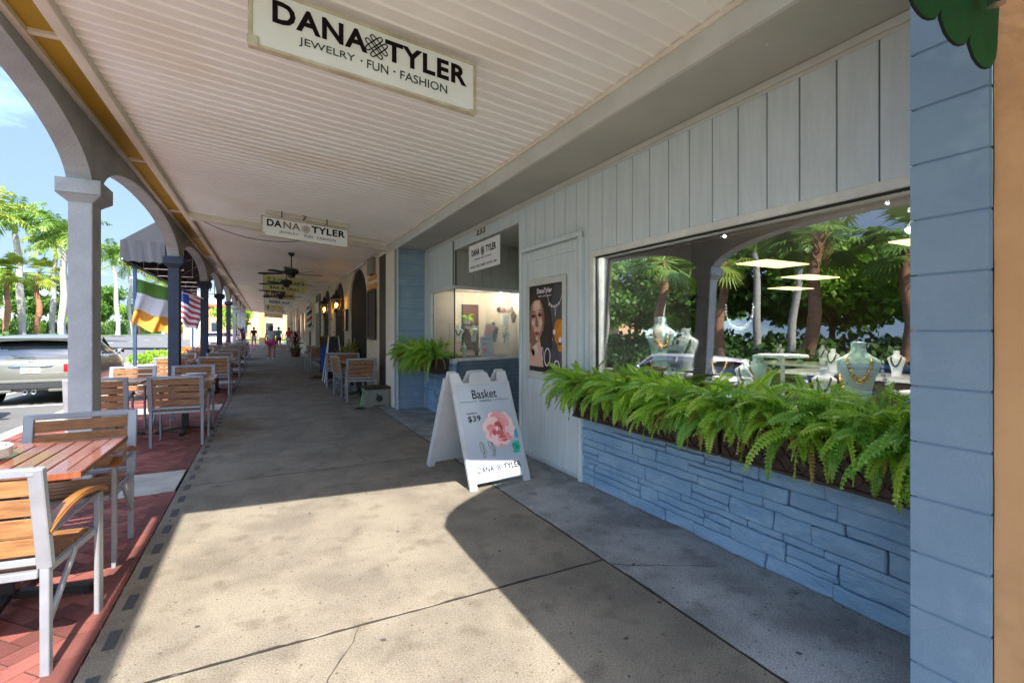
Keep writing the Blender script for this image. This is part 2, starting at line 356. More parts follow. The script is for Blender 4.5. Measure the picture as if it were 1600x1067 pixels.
        me.materials.append(M[material] if isinstance(material,str) else material)
        o=bpy.data.objects.new(name,me); COL.objects.link(o)
        if parent: o.parent=parent
        if loc: o.location=loc
        return o
_tc={}
def textmesh(body,off):
    k=(body,off)
    if k in _tc: return _tc[k]
    cu=bpy.data.curves.new('t','FONT'); cu.body=body; cu.size=1; cu.offset=off; cu.extrude=1; cu.resolution_u=3
    if off>.01: cu.space_character=1.1
    o=bpy.data.objects.new('t',cu); COL.objects.link(o)
    dg=bpy.context.evaluated_depsgraph_get(); dg.update()
    me=bpy.data.meshes.new_from_object(o.evaluated_get(dg))
    r=([tuple(v.co) for v in me.vertices],[tuple(p.vertices) for p in me.polygons])
    bpy.data.objects.remove(o); bpy.data.curves.remove(cu); bpy.data.meshes.remove(me)
    _tc[k]=r; return r
def evalmesh(o):
    dg=bpy.context.evaluated_depsgraph_get(); dg.update()
    return bpy.data.meshes.new_from_object(o.evaluated_get(dg))
def tag(o,label=None,cat=None,group=None,kind=None):
    if label: o['label']=label
    if cat: o['category']=cat
    if group: o['group']=group
    if kind: o['kind']=kind
    return o
def thing(name,label,cat,loc=(0,0,0),rz=0,group=None):
    o=bpy.data.objects.new(name,None); COL.objects.link(o); o.location=loc; o.rotation_euler=(0,0,rz); o.empty_display_size=.1
    return tag(o,label,cat,group)
def struct(o): o['kind']='structure'; return o
KIDS={}
def dup(root,loc,rz=0,label=None,group=None,scale=None,drop=()):
    def rec(o,par):
        c=o.copy(); COL.objects.link(c)
        if par is not None: c.parent=par
        for ch in [x for x in allobjs(o)]:
            if ch.name.split('.')[0] in drop: continue
            rec(ch,c)
        return c
    r=rec(root,None); r.location=loc; r.rotation_euler=(0,0,rz)
    if scale: r.scale=(scale,)*3 if not isinstance(scale,tuple) else scale
    if label: r['label']=label
    if group: r['group']=group
    return r
def allobjs(o): return list(o.children)
# plane frames: maps local (x right, y up, z out) to the world
def frame(origin,right,up):
    r=Vector(right).normalized(); u=Vector(up).normalized(); n=r.cross(u); m=Matrix((r,u,n)).transposed().to_4x4(); m.translation=Vector(origin); return m
def circle(cx,cy,r,n=20,ry=None,a0=0,a1=2*PI,rot=0):
    ry=ry or r; out=[]
    for i in range(n):
        a=a0+(a1-a0)*i/(n if abs(a1-a0-2*PI)<1e-6 else n-1); x,y=r*math.cos(a),ry*math.sin(a)
        out.append((cx+x*math.cos(rot)-y*math.sin(rot),cy+x*math.sin(rot)+y*math.cos(rot)))
    return out
# ================================================================ SETTING
XF,XS=2.1,2.64
ceilz=lambda x:3.04+.09*(2.1-x)
b=MB(); b.add([(-1500,-1500,-.32),(1500,-1500,-.32),(1500,1500,-.32),(-1500,1500,-.32)],[(0,1,2,3)])
struct(b.build('ground','grass',normals=False))
# road rising gently to the far verge, with markings
b=MB(); nx=24
for i in range(nx+1):
    x=-3.1-(22-3.1)*i/nx; z=-.14 if x>-8 else -.14+(.66)*((-8-x)/14)**1.2
    b.v+= [Vector((x,-60,z)),Vector((x,260,z))]
b.f=[(2*i,2*i+2,2*i+3,2*i+1) for i in range(nx)]
struct(b.build('road','asphalt',smooth='all'))
b=MB()
def roadz(x): return -.14 if x>-8 else -.14+(.66)*((-8-x)/14)**1.2
for k in range(-6,30):
    y=k*9; x=-14.5; b.add([(x-.07,y,roadz(x-.07)+.005),(x+.07,y,roadz(x+.07)+.008),(x+.07,y+3,roadz(x+.07)+.008),(x-.07,y+3,roadz(x-.07)+.005)],[(0,1,2,3)])
for k in range(-3,16):
    y=k*6.8+6.4
    b.add([(-5.4,y,-.135),(-3.3,y,-.135),(-3.3,y+.1,-.135),(-5.4,y+.1,-.135)],[(0,1,2,3)])
b.add([(-5.6,-40,-.135),(-5.5,-40,-.135),(-5.5,140,-.135),(-5.6,140,-.135)],[(0,1,2,3)])
struct(b.build('road_markings','white',normals=False))
b=MB(); b.add([(-12,48,roadz(-12)+.006),(-3.1,48,-.134),(-3.1,52,-.134),(-12,52,roadz(-12)+.006)],[(0,1,2,3)]); b.add([(-3.3,48,-.134)]*0,[])
struct(b.build('brick_crosswalk','paver',normals=False))
b=MB(); b.box(-3.2,-3.05,-60,150,-.3,.0); b.box(-22.2,-22,-60,260,0,.62)
struct(b.build('kerb','curb',bevel=.015))
b=MB()
b.add([(-22.2,-60,.6),(-22.2,260,.6),(-90,260,.9),(-90,-60,.9)],[(0,1,2,3)])
struct(b.build('grass_verge','grass',normals=False))
# brick pavement: dirt base, herringbone pavers, pale bands
b=MB(); b.box(-3.05,-.70,-8,70,-.3,-.008)
struct(b.build('pavement_base','gap'))
bands=[(5.12+4.9*k,5.79+4.9*k) for k in range(-2,12)]
b=MB(); 
for a,c in bands: b.box(-2.98,-.70,a-.03,c+.03,-.05,.0045)
b.box(-3.04,-2.85,-8,70,-.05,.001)
struct(b.build('pavement_band','bandc',bevel=.004))
def pavers(y0,y1):
    vs=[];fs=[];cols=[]; w,l,g=.1,.2,.008; rot=R(45); cr_,sr_=math.cos(rot),math.sin(rot); rr=random.Random(3)
    cx,cy=-1.8,(y0+y1)/2; n=int((y1-y0+3)/.1)
    for i in range(-n,n):
        for j in range(-n,n):
            t=(i-j)%4
            if t==0: x0,yy0,ww,hh=i*w,j*w,l,w
            elif t==3: x0,yy0,ww,hh=i*w,j*w-0,w,l
            else: continue
            if t==3: yy0=j*w
            px,py=x0+ww/2,yy0+hh/2; X=cx+px*cr_-py*sr_; Y=cy+px*sr_+py*cr_
            if not(-2.99<X<-.725 and y0+.02<Y<y1-.02): continue
            if any(a+.01<Y<c-.01 for a,c in bands): continue
            o=len(vs); dz=rr.uniform(-.0045,-.0025); q=[]
            for (u,v) in ((x0+g/2,yy0+g/2),(x0+ww-g/2,yy0+g/2),(x0+ww-g/2,yy0+hh-g/2),(x0+g/2,yy0+hh-g/2)):
                q.append((cx+u*cr_-v*sr_,cy+u*sr_+v*cr_,dz))
            vs+=q+[(p[0],p[1],-.012) for p in q]
            fs+=[(o,o+1,o+2,o+3),(o,o+4,o+5,o+1),(o+1,o+5,o+6,o+2),(o+2,o+6,o+7,o+3),(o+3,o+7,o+4,o)]
            k=rr.choice([.5,.7,.9,1.05,1.3,1.0,.8]); kk=rr.uniform(.92,1.06); cols+=[(k,k*kk,k*kk,1)]*5
    return vs,fs,cols
vs,fs,cols=pavers(.5,20)
# straight border course beside the walkway, between the bands
rr=random.Random(5)
y=.5
while y<20:
    for (xa,xb) in ((-.80,-.686),(-2.98,-2.84)):
        if not any(a-.1<y+.1<c+.1 for a,c in bands):
            o=len(vs); q=[(xa,y+.003,.003),(xb,y+.003,.003),(xb,y+.197,.003),(xa,y+.197,.003)]
            vs+=q+[(p[0],p[1],-.012) for p in q]; fs+=[(o,o+1,o+2,o+3),(o,o+4,o+5,o+1),(o+1,o+5,o+6,o+2),(o+2,o+6,o+7,o+3),(o+3,o+7,o+4,o)]
            k=rr.uniform(.5,.8); cols+=[(k,k,k,1)]*5
    y+=.2
o=len(vs); vs+=[(-2.85,20,0),(-.7,20,0),(-.7,70,0),(-2.85,70,0),(-2.85,-8,-.003),(-.7,-8,-.003),(-.7,.5,-.003),(-2.85,.5,-.003)]; fs+=[(o,o+1,o+2,o+3),(o+4,o+5,o+6,o+7)]; cols+=[(.9,.9,.9,1)]*2
me=bpy.data.meshes.new('brick_pavement'); me.from_pydata(vs,[],fs); me.materials.append(M['paver'])
at=me.attributes.new('tone','FLOAT_COLOR','FACE')
for i,c_ in enumerate(cols): at.data[i].color=c_
o=bpy.data.objects.new('brick_pavement',me); COL.objects.link(o); struct(o)
# concrete walkway slabs
b=MB(); b.box(-.69,2.64,-6,70,-.3,-.035)
struct(b.build('walkway_base','gap'))
b=MB(); js=[-3.29,-.46,2.37,5.2]+[8.1+2.9*k for k in range(21)]
for a,c in zip(js[:-1],js[1:]):
    b.box(-.68,1.845,a+.006,c-.006,-.1,0)
struct(b.build('walkway','concrete',bevel=.003))
b=MB()
for a in js[1:-1]: b.box(-.679,1.844,a-.0058,a+.0058,-.09,-.003)
b.box(1.8455,1.8555,-6,69,-.09,-.003)
rq=random.Random(77)
def crack(p,q,w,amp,n=26):
    pts=[]; dx,dy=q[0]-p[0],q[1]-p[1]; L_=math.hypot(dx,dy); o_=0
    for i in range(n+1):
        t=i/n; o_+=rq.uniform(-amp,amp); o_*=.8; pts.append((p[0]+dx*t-dy/L_*o_,p[1]+dy*t+dx/L_*o_))
    vs=[];fs=[]
    for i,a in enumerate(pts):
        ww=w*rq.uniform(.4,1.3); vs+=[(a[0]-dy/L_*ww/2,a[1]+dx/L_*ww/2,.0012),(a[0]+dy/L_*ww/2,a[1]-dx/L_*ww/2,.0012)]
    b.add(vs,[(2*i,2*i+1,2*i+3,2*i+2) for i in range(n)])
crack((1.85,.6),(1.85,5.2),.016,.004,90); crack((1.85,5.2),(1.85,9.3),.012,.004,60); crack((-.66,2.372),(1.84,2.368),.012,.006,60); crack((-.66,5.203),(1.84,5.197),.010,.005,60)
crack((.25,6.9),(.75,6.3),.008,.02,16); crack((.75,6.3),(1.0,5.3),.006,.02,18); crack((.4,2.36),(-.1,1.2),.006,.02,22); crack((1.86,2.3),(2.4,2.0),.006,.015,14)
struct(b.build('walkway_joints','gap',normals=False))
b=MB()
for a,c in ((-6,-.46),(-.46,5.2),(5.2,9.29)):
    b.box(1.856,2.70,a+.004,c-.004,-.1,-.001)
b.box(1.854,2.12,9.3,70,-.1,-.001)
struct(b.build('walkway_edge_slab','concrete2',bevel=.003))
b=MB(); rr=random.Random(2)
for k in range(60):
    y=1.32+.343*k
    b.box(-.635,-.59,y,y+.155,-.01,.003)
for k in range(20):
    y=9.5+.34*k; b.box(1.44,1.48,y,y+.16,-.01,.003)
struct(b.build('walkway_inlays','rubber'))
# ================================================================ PORCH ROOF
porch=thing('porch_roof','white grooved board ceiling of the covered walkway with olive yellow side panels','porch roof',(0,0,0))
def slope_box(b,x0,x1,y0,y1,h0,h1):   # follows the ceiling slope
    z=lambda x,h:ceilz(x)+h
    b.add([(x0,y0,z(x0,h0)),(x1,y0,z(x1,h0)),(x1,y1,z(x1,h0)),(x0,y1,z(x0,h0)),(x0,y0,z(x0,h1)),(x1,y0,z(x1,h1)),(x1,y1,z(x1,h1)),(x0,y1,z(x0,h1))],
          [(0,3,2,1),(4,5,6,7),(0,1,5,4),(1,2,6,5),(2,3,7,6),(3,0,4,7)])
XL=-1.09
b=MB(); y=1.22; rr=random.Random(4)
while y<9.3:
    j_=rr.uniform(-.0006,.0006); pr=[(y,.006),(y+.004,.0015),(y+.098,j_),(y+.101,-.001),(y+.112,-.011),(y+.118,-.009),(y+.120,.006)]
    vs=[];
    for (yy,h) in pr: vs+=[(XL,yy,ceilz(XL)+h),(XF,yy,ceilz(XF)+h)]
    b.add(vs,[(2*i,2*i+1,2*i+3,2*i+2) for i in range(6)])
    y+=.12
b.build('ceiling_boards','ceil',porch,normals=False)
b=MB(); slope_box(b,XL,XF,1.21,9.3,.009,.05); b.build('ceiling_backing','cream',porch)
b=MB(); slope_box(b,XL,XF,9.52,55,0,.05)
b.build('far_ceiling','ceil2',porch)
b=MB(); b.box(-1.66,XF+3.5,1.23,9.3,3.46,3.7); b.box(-1.66,XF+3.5,9.3,55,3.46,3.7); b.box(XF+.02,XF+3.5,1.23,9.4,3.06,3.46); b.box(-1.2,2.1,1.20,1.23,3.33,3.66)
b.build('roof_deck','cream',porch)
b=MB(); slope_box(b,XL-.02,XF,1.18,1.23,-.04,.2); b.build('end_trim','cream',porch)
b=MB(); slope_box(b,XL-.06,XF-.001,9.28,9.5,-.10,.02); b.build('cross_beam','cream',porch,bevel=.006)
b=MB(); b.box(-1.13,-1.09,1.2,55,3.26,3.34); b.box(-1.19,-1.13,1.2,55,3.30,3.45); b.build('ceiling_edge_trim','cream',porch,bevel=.004)
b=MB(); b.box(-1.45,-1.40,1.2,55,3.37,3.46); 
for k in range(20):
    y=1.6+2.7*k; b.box(-1.40,-1.19,y,y+.05,3.385,3.44)
b.build('soffit_trim','cream',porch,bevel=.003)
for k in range(5):
    b=MB(); y=1.65+2.7*k; b.box(-1.41,-1.18,y-2.65*0,y+1.34,3.41,3.43); b.box(-1.41,-1.18,y+1.343,y+2.65,3.412,3.432)
    b.build('soffit_panel','yellow',porch)
b=MB(); b.box(-1.41,-1.18,15.2,55,3.41,3.43); 
b.build('far_soffit_panel','ceil2',porch)
b=MB()
for y in [1.3+.12*k for k in range(66)]:
    b.tube([(2.085,y,ceilz(2.085)-.002),(2.085,y,ceilz(2.085)-.006)],.006,6)
b.build('rusty_nails','gap',porch)
# sagging cable under the ceiling
b=MB(); pts=[]
for i in range(25):
    t=i/24; x=-1.09+t*2.3; yy=9.5-.4*t; pts.append((x,yy,ceilz(x)-.02-.30*math.sin(PI*t)*(1-.3*t)))
b.tube(pts,.006,5); o=b.build('ceiling_cable','black'); tag(o,'thin dark cable sagging under the white ceiling','cable')
# ================================================================ ARCADE
arc=thing('arcade_wall','row of rough stucco arches and square columns along the kerb side of the walkway','arcade')
SP,R0=2.72,.59
P=[5.9+5.25*(n-1) for n in range(-1,10)]
def archpts(ya,yb,z0,rise,n=18,p=2.2):
    c_=(ya+yb)/2;h=(yb-ya)/2;out=[]
    for i in range(n+1):
        a=PI*(1-i/n); u=math.cos(a); v=math.sin(a); k=(abs(u)**p+abs(v)**p)**(-1/p)
        out.append((c_+h*u*k,z0+rise*v*k))
    return out
for i in range(len(P)-1):
    ya,yb=P[i]+.28,P[i+1]
    ym,yn=P[i]+.14,P[i+1]+.14
    poly=[(ym,3.9),(ym,SP)]+archpts(ya,yb,SP,R0,28)+[(yn,SP),(yn,3.9)]
    b=MB(); b.prism(poly,'yz',-1.64,-1.452)
    b.build('arch_panel','stucco',arc)
b=MB(); b.box(-1.76,-1.645,P[0],P[-1],3.72,3.95); b.build('cornice','stuccocream',arc,bevel=.02)
for n,y in enumerate(P):
    dark=2<=n-0 and n in (3,4,5,6)
    mt='navy' if dark else 'stucco'
    b=MB(); b.box(-1.635,-1.455,y,y+.28,-.02,SP-.02)
    c_=b.build('column',mt,arc,bevel=.006)
    if dark: c_['label']='dark navy painted column'
    b=MB(); b.box(-1.71,-1.375,y-.07,y+.35,SP-.04,SP+.10); b.add([(-1.635,y,SP-.11),(-1.455,y,SP-.11),(-1.455,y+.28,SP-.11),(-1.635,y+.28,SP-.11),(-1.71,y-.07,SP-.042),(-1.375,y-.07,SP-.042),(-1.375,y+.35,SP-.042),(-1.71,y+.35,SP-.042)],[(0,1,5,4),(1,2,6,5),(2,3,7,6),(3,0,4,7)])
    b.build('capital',mt,c_,bevel=.006)
# ================================================================ JEWELLERY SHOP
shop=thing('jewelry_shop','grey and blue painted shop front with large display window and recessed entrance','shop',(XS,4,0))
def sp(b,name,m,parent=shop,**k):
    o=b.build(name,m,parent,**k)
    if parent is shop: o.location=(-XS,-4,0)
    return o
b=MB(); b.box(XF,XS+.1,.9,9.4,2.87,3.2); o=sp(b,'soffit','soffit')
b=MB(); b.box(XF-.012,XF+.02,.9,9.35,2.865,ceilz(XF)-.003); sp(b,'fascia','fascia',bevel=.003)
b=MB(); b.box(XF-.028,XF-.013,1.2,9.3,3.005,3.035); sp(b,'fascia_bead','cream')
b=MB(); b.box(XS-.022,XS-.002,.9,8.56,2.825,2.868); b.box(XS-.012,XS-.002,.9,8.56,2.80,2.825); sp(b,'soffit_moulding','fascia',bevel=.004)
# siding boards with grooves
b=MB(); bk=MB()
def boards(y0,y1,z0,z1,x=XS):
    ys=[y for y in [1.06+.195*k for k in range(-2,60)] if y0<y<y1]; e=[y0]+ys+[y1]
    for a,c in zip(e[:-1],e[1:]):
        if c-a>.02: b.box(x,x+.02,a+(.004 if a>y0 else 0),c-(.004 if c<y1 else 0),z0,z1)
    bk.box(x+.008,x+.04,y0+.001,y1-.001,z0+.001,z1-.001)
boards(.9,3.56,2.12,2.87); boards(3.56,4.97,0,2.87); boards(4.97,7.1,2.66,2.87); boards(7.1,8.57,2.11,2.87); boards(8.28,8.57,.9,2.11)
sp(b,'siding','siding',bevel=.002); sp(bk,'siding_grooves','groove')
# block pillar and end wall (courses)
def courses(b,x0,x1,y0,y1,z0,z1,axis,joint=.2):
    z=z0
    while z<z1-.01:
        t=min(z+joint,z1)
        b.box(x0,x1,y0,y1,z+(.002 if z>z0 else 0),t-.002); z=t
b=MB(); courses(b,XF,XF+.6,.68,.90,0,3.04,'y'); sp(b,'block_pillar','block',bevel=.003,seg=2)
b=MB(); b.box(XF+.004,XF+.58,.684,.88,0,3.03); sp(b,'pillar_joints','blockjoint')
b=MB(); courses(b,XF,XS+.06,8.57,8.75,0,2.87,'x'); sp(b,'end_block_wall','block',bevel=.005,seg=2)
b=MB(); b.box(XF+.004,XS+.05,8.574,8.74,0,2.86); sp(b,'end_wall_joints','blockjoint')
b=MB(); b.box(XS-.03,XS-.004,8.545,8.568,0,2.82); b.box(XF-.004,XF+.02,8.53,8.567,0,2.86); sp(b,'corner_bead','fascia')
# stone ashlar walls
def ashlar(b,y0,y1,z0,z1,xf,seed,flip=False,m=None):
    rr=random.Random(seed); z=z0
    while z<z1-.015:
        h=rr.choice([.045,.06,.075,.09,.11]); h=min(h,z1-z)
        if z1-(z+h)<.03: h=z1-z
        y=y0
        while y<y1-.01:
            l=rr.uniform(.18,.62); l=min(l,y1-y)
            if y1-(y+l)<.08: l=y1-y
            if h>.08 and rr.random()<.35:
                s_=rr.uniform(.4,.6)*h
                b.box(xf-rr.uniform(0,.008),xf+.06,y+.004,y+l-.004,z+.003,z+s_-.003,m); b.box(xf-rr.uniform(0,.008),xf+.06,y+.004,y+l-.004,z+s_+.003,z+h-.003,m)
            else: b.box(xf-rr.uniform(-.006,.014),xf+.06,y+.003,y+l-.003,z+.002,z+h-.002,m)
            y+=l
        z+=h
b=MB(); ashlar(b,.9,3.75,.0,.60,XS-.016,11); 
def rough(o,amt,sc,cuts=2):
    bm=bmesh.new(); bm.from_mesh(o.data); bmesh.ops.subdivide_edges(bm,edges=[e for e in bm.edges if e.calc_length()>.05],cuts=cuts,use_grid_fill=True)
    for v in bm.verts:
        n=noise.noise_vector(v.co*sc); v.co.x+=n.x*amt; v.co.y+=n.y*amt*.2; v.co.z+=n.z*amt*.25
    bm.to_mesh(o.data); bm.free()
o=sp(b,'stone_wall','stone',bevel=.006); rough(o,.016,13,4)
b=MB(); b.box(XS+.012,XS+.1,.9,3.74,0,.605); sp(b,'stone_joints','mortar'); b=MB(); b.box(XS+.012,XS+.1,7.11,8.56,0,.9); sp(b,'stone_joints','mortar')
b=MB(); b.box(XS-.022,XS+.12,.9,3.6,.606,.63); sp(b,'stone_ledge','stone',bevel=.004)
b=MB(); ashlar(b,7.1,8.56,0,.90,XS-.02,17); o=sp(b,'low_stone_wall','stone',bevel=.006); rough(o,.008,9,2)
# main window
win=MB(); Y0,Y1,Z0,Z1=.98,3.55,.63,2.115
def rframe(b,y0,y1,z0,z1,w,x0,x1):
    b.box(x0,x1,y0,y1,z1-w,z1); b.box(x0,x1,y0,y1,z0,z0+w); b.box(x0,x1,y0,y0+w,z0+w,z1-w); b.box(x0,x1,y1-w,y1,z0+w,z1-w)
rframe(win,Y0,Y1,Z0,Z1,.05,XS-.018,XS+.10); wf=sp(win,'display_window','whiteframe',bevel=.004)
b=MB(); tx=math.tan(R(2.1))*(Z1-Z0-.09); xa=XS+.032; b.add([(xa,Y0+.045,Z0+.045),(xa,Y1-.045,Z0+.045),(xa+tx,Y1-.045,Z1-.045),(xa+tx,Y0+.045,Z1-.045),(xa+.006,Y0+.045,Z0+.045),(xa+.006,Y1-.045,Z0+.045),(xa+tx+.006,Y1-.045,Z1-.045),(xa+tx+.006,Y0+.045,Z1-.045)],[(0,3,2,1),(4,5,6,7),(0,1,5,4),(1,2,6,5),(2,3,7,6),(3,0,4,7)]); b.build('pane','glass',wf)
b=MB(); rframe(b,Y0+.05,Y1-.05,Z0+.05,Z1-.05,.014,XS+.008,XS+.03); b.build('gasket','black',wf)
# blank shutter door panel with mouldings
dr=MB(); dr.box(XS-.022,XS-.001,3.72,4.81,.04,2.27); dp=sp(dr,'panel_door','siding',bevel=.002)
b=MB(); b.box(XS-.05,XS-.022,3.66,4.83,2.28,2.33); b.box(XS-.045,XS-.001,3.66,3.71,.0,2.28); b.box(XS-.045,XS-.001,4.82,4.86,.0,2.28)
b.build('door_moulding','siding',dp,bevel=.006)
b=MB(); rframe(b,3.73,4.80,.05,2.26,.10,XS-.034,XS-.0225); b.build('door_frame','siding',dp,bevel=.003)
b=MB(); rframe(b,3.91,4.70,.90,1.95,.065,XS-.046,XS-.0345); b.box(XS-.03,XS-.0222,3.90,4.70,.90,.97); b.build('poster_frame','fascia',dp,bevel=.003)
# left display window wrapping the corner into the recess
RA=math.atan2(.40,1.36); c2,s2=math.cos(RA),math.sin(RA)     # return line direction
LR=1.42; ex,ey=XS+LR*c2,7.1+LR*s2
b=MB(); b.box(XS-.018,XS+.05,7.1,8.28,2.06,2.11); b.box(XS-.018,XS+.05,8.23,8.28,.9,2.06); b.box(XS-.018,XS+.05,7.1,8.28,.895,.94)
mr=Matrix.Translation((XS,7.1,0))@Matrix.Rotation(RA,4,'Z')
b.box(-.018,LR,-.0,.05,2.06,2.11,mr); b.box(0,LR,-.02,.05,.92,.965,mr)
w2=sp(b,'corner_window','whiteframe',bevel=.003)
b=MB(); b.box(XS+.01,XS+.016,7.1,8.23,.94,2.06); b.box(0.01,LR,.012,.018,.965,2.06,mr); b.build('pane','glass2',w2)
b=MB(); b.box(XS+.0,XS+.014,7.10,7.114,.94,2.06); b.box(XS+.018,XS+.03,8.2,8.23,.94,2.06); b.build('mullion','black',w2)
b=MB(); bk=MB(); t=0
while t<LR:
    b.box(t+.003,min(t+.19,LR),0.0,.03,2.111,2.87,mr); t+=.193
bk.box(.0,LR,.012,.045,2.112,2.86,mr); sp(b,'recess_siding','soffit',bevel=.002); sp(bk,'recess_grooves','groove')
b=MB(); rr=random.Random(8)
for j in range(13):
    z=.07*j; t=-(j%2)*.1
    while t<LR:
        a=max(t,0)+.003; c_=min(t+.2,LR)-.003
        if c_>a: b.box(a,c_,rr.uniform(0,.003),.04,z+.003,z+.067,mr)
        t+=.2
sp(b,'painted_brick_wall','brickwall',bevel=.004)
b=MB(); b.box(0,LR,.006,.05,0,.915,mr); sp(b,'brick_joints','mortar')
b=MB(); b.box(XS+.02,ex+.3,4.95,ey+.1,2.865,2.9); b.box(XS+.02,XS+.3,4.97,7.1,2.66,2.70); sp(b,'recess_ceiling','soffit')
b=MB(); b.box(XS+.02,ex+.25,4.90,4.968,0,2.87); sp(b,'recess_side_wall','siding')
b=MB(); b.box(ex,ex+.05,4.97,ey,2.2,2.87); b.box(ex,ex+.05,6.4,ey,0,2.2); sp(b,'entrance_wall','siding')
b=MB(); rframe(b,5.1,6.4,0,2.2,.09,ex,ex+.05); dd=sp(b,'entrance_door','whiteframe',bevel=.004)
b=MB(); b.box(ex+.02,ex+.026,5.19,6.31,.09,2.11); b.build('pane','glass2',dd)
b=MB(); b.tube([(ex-.05,5.3,.9),(ex-.05,5.3,1.2)],.012,8); b.build('handle','silver',dd)
b=MB(); b.box(2.705,ex,4.97,7.6,-.1,-.004); struct(b.build('entrance_floor','concrete2'))
# interior rooms
b=MB(); 
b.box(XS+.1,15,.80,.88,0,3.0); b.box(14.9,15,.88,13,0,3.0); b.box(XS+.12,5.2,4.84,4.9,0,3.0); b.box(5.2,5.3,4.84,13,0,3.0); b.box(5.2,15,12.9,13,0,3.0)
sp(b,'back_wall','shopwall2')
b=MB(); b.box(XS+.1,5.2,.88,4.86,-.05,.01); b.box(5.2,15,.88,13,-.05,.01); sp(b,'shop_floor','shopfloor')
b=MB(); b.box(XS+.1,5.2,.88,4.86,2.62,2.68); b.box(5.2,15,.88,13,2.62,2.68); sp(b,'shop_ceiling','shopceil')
for (x,y) in ((8.2,3.2),(8.2,5.6),(11,6.6),(13.4,8.6),(6.2,1.6)):
    b=MB(); b.box(x-.6,x+.6,y-.3,y+.3,2.605,2.618); sp(b,'light_panel','panelwarm')
b=MB(); b.box(XS+.1,XS+.75,.95,3.62,.60,.66); sp(b,'window_shelf','whiteframe')
b=MB(); b.box(XS+.05,ex+.35,8.50,8.56,0,2.87); 
for j in range(7): b.box(XS+.05,XS+.9,8.492,8.502,.95+.2*j+.004,1.15+.2*j-.004)
b.box(ex+.3,ex+.36,ey+.05,8.5,0,2.87); sp(b,'display_back_wall','shopwall')
b=MB(); b.add([(XS+.05,7.14,.93),(ex,ey+.05,.93),(ex+.3,8.5,.93),(XS+.05,8.5,.93),(XS+.05,7.14,.2),(ex,ey+.05,.2),(ex+.3,8.5,.2),(XS+.05,8.5,.2)],[(0,1,2,3),(4,5,1,0),(5,6,2,1)]); sp(b,'display_floor','black')
b=MB(); b.add([(XS+.05,7.14,2.13),(ex,ey+.05,2.13),(ex+.3,8.5,2.13),(XS+.05,8.5,2.13)],[(3,2,1,0)]); sp(b,'display_ceiling','shopwall')
# outer shell roof/side so no sky light leaks into the rooms
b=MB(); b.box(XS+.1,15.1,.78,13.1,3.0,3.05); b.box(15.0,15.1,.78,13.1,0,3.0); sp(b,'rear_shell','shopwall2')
# house number 233
b=MB(); m=frame((XS-.006,6.06,2.775),(0,-1,0),(0,0,1)); b.text('233',m,width=.30,height=.105,off=.01,depth=.004)
o=b.build('house_number','numgold',shop); o.location=(-XS,-4,0)
# ================================================================ ORANGE BUILDING + GREEN AWNING
ob=thing('orange_building','orange stucco wall beside the blue block pillar at the right edge','building',(2.12,0,0))
b=MB(); b.box(0,.3,-5,.679,0,3.7); b.build('wall','orange',ob)
b=MB(); pts=[(-.001,.678,z) for z in [0+.1*k for k in range(37)]]; rr=random.Random(1)
pts=[(p[0],p[1]+rr.uniform(-.001,.001),p[2]) for p in pts]; b.tube(pts,.0012,4); b.build('corner_crack','gap',ob)
b=MB(); b.box(-.02,.0,-3.2,-1.6,.05,2.1); b.build('door','whiteframe',ob,bevel=.004)
aw=thing('green_awning','dark green canvas awning with scalloped dark hem hanging from the orange wall','awning',(2.1,.62,0))
# cheek with scalloped bottom, curved top; front valance; canopy skin
def cheek(y0,y1):
    top=[(-.0,3.42),(-.22,3.38),(-.42,3.27),(-.62,3.13),(-.80,2.98),(-.92,2.84),(-1.0,2.66),(-1.0,2.36)]
    bot=[]; n=5
    for k in range(n):
        xa=-1.0+k*.84/n; xb=-1.0+(k+1)*.84/n; dz=.05-(k/n)*.11
        for i in range(7):
            t=i/6; bot.append((xa+(xb-xa)*t,2.25+dz-.045*math.sin(PI*t)**.6))
    return top+bot+[(-.15,2.24),(-.10,2.7),(-.02,3.2)]
b=MB(); b.prism(cheek(0,0),'xz',-.004,.0); 
b.build('end_cheek','green',aw)
b=MB(); top=[(-.0,3.42),(-.22,3.38),(-.42,3.27),(-.62,3.13),(-.80,2.98),(-.92,2.84),(-1.0,2.66),(-1.0,2.36)]
vs=[]
for x,z in top: vs+=[(x,0,z),(x,-3.2,z)]
b.add(vs,[(2*i,2*i+1,2*i+3,2*i+2) for i in range(len(top)-1)]); 
b.prism([(-.0,2.25)],'xz',0,0) if False else None
val=[(0,2.4)]; n=22
for k in range(n):
    for i in range(7):
        t=(k+i/6)/n; val.append((-3.2*t,2.25-.065*math.sin(PI*(i/6))**.6))
val+= [(-3.2,2.4)]
b.prism(val,'yz',-1.004,-1.0); b.build('canopy','green',aw)
b=MB(); bot=cheek(0,0)[8:-3]; b.tube([(x,.001,z) for x,z in bot],.004,5); b.build('hem','greenstitch',aw); b=MB(); b.path([(-.24,.002,2.24),(-.20,.002,2.6),(-.14,.002,3.2)],.006,.002,(0,1,0)); b.path([(-.9,.002,2.8),(-.5,.003,2.45),(-.3,.002,2.28)],.004,.002,(0,1,0)); b.build('seam','maskseam',aw)
b=MB(); b.tube([(-.3,-.05,2.75),(-.3,-.05,2.3)],.02,8); b.tube([(-.02,-.05,3.3),(-.98,-.05,2.5)],.014,8); b.build('frame_tube','silver',aw)
b=MB(); b.box(-.77,-.60,-4,1.19,3.36,3.6); b.build('unseen_shadow_beam','cream',porch)  # unseen beam added behind the camera for its shadow on the walkway
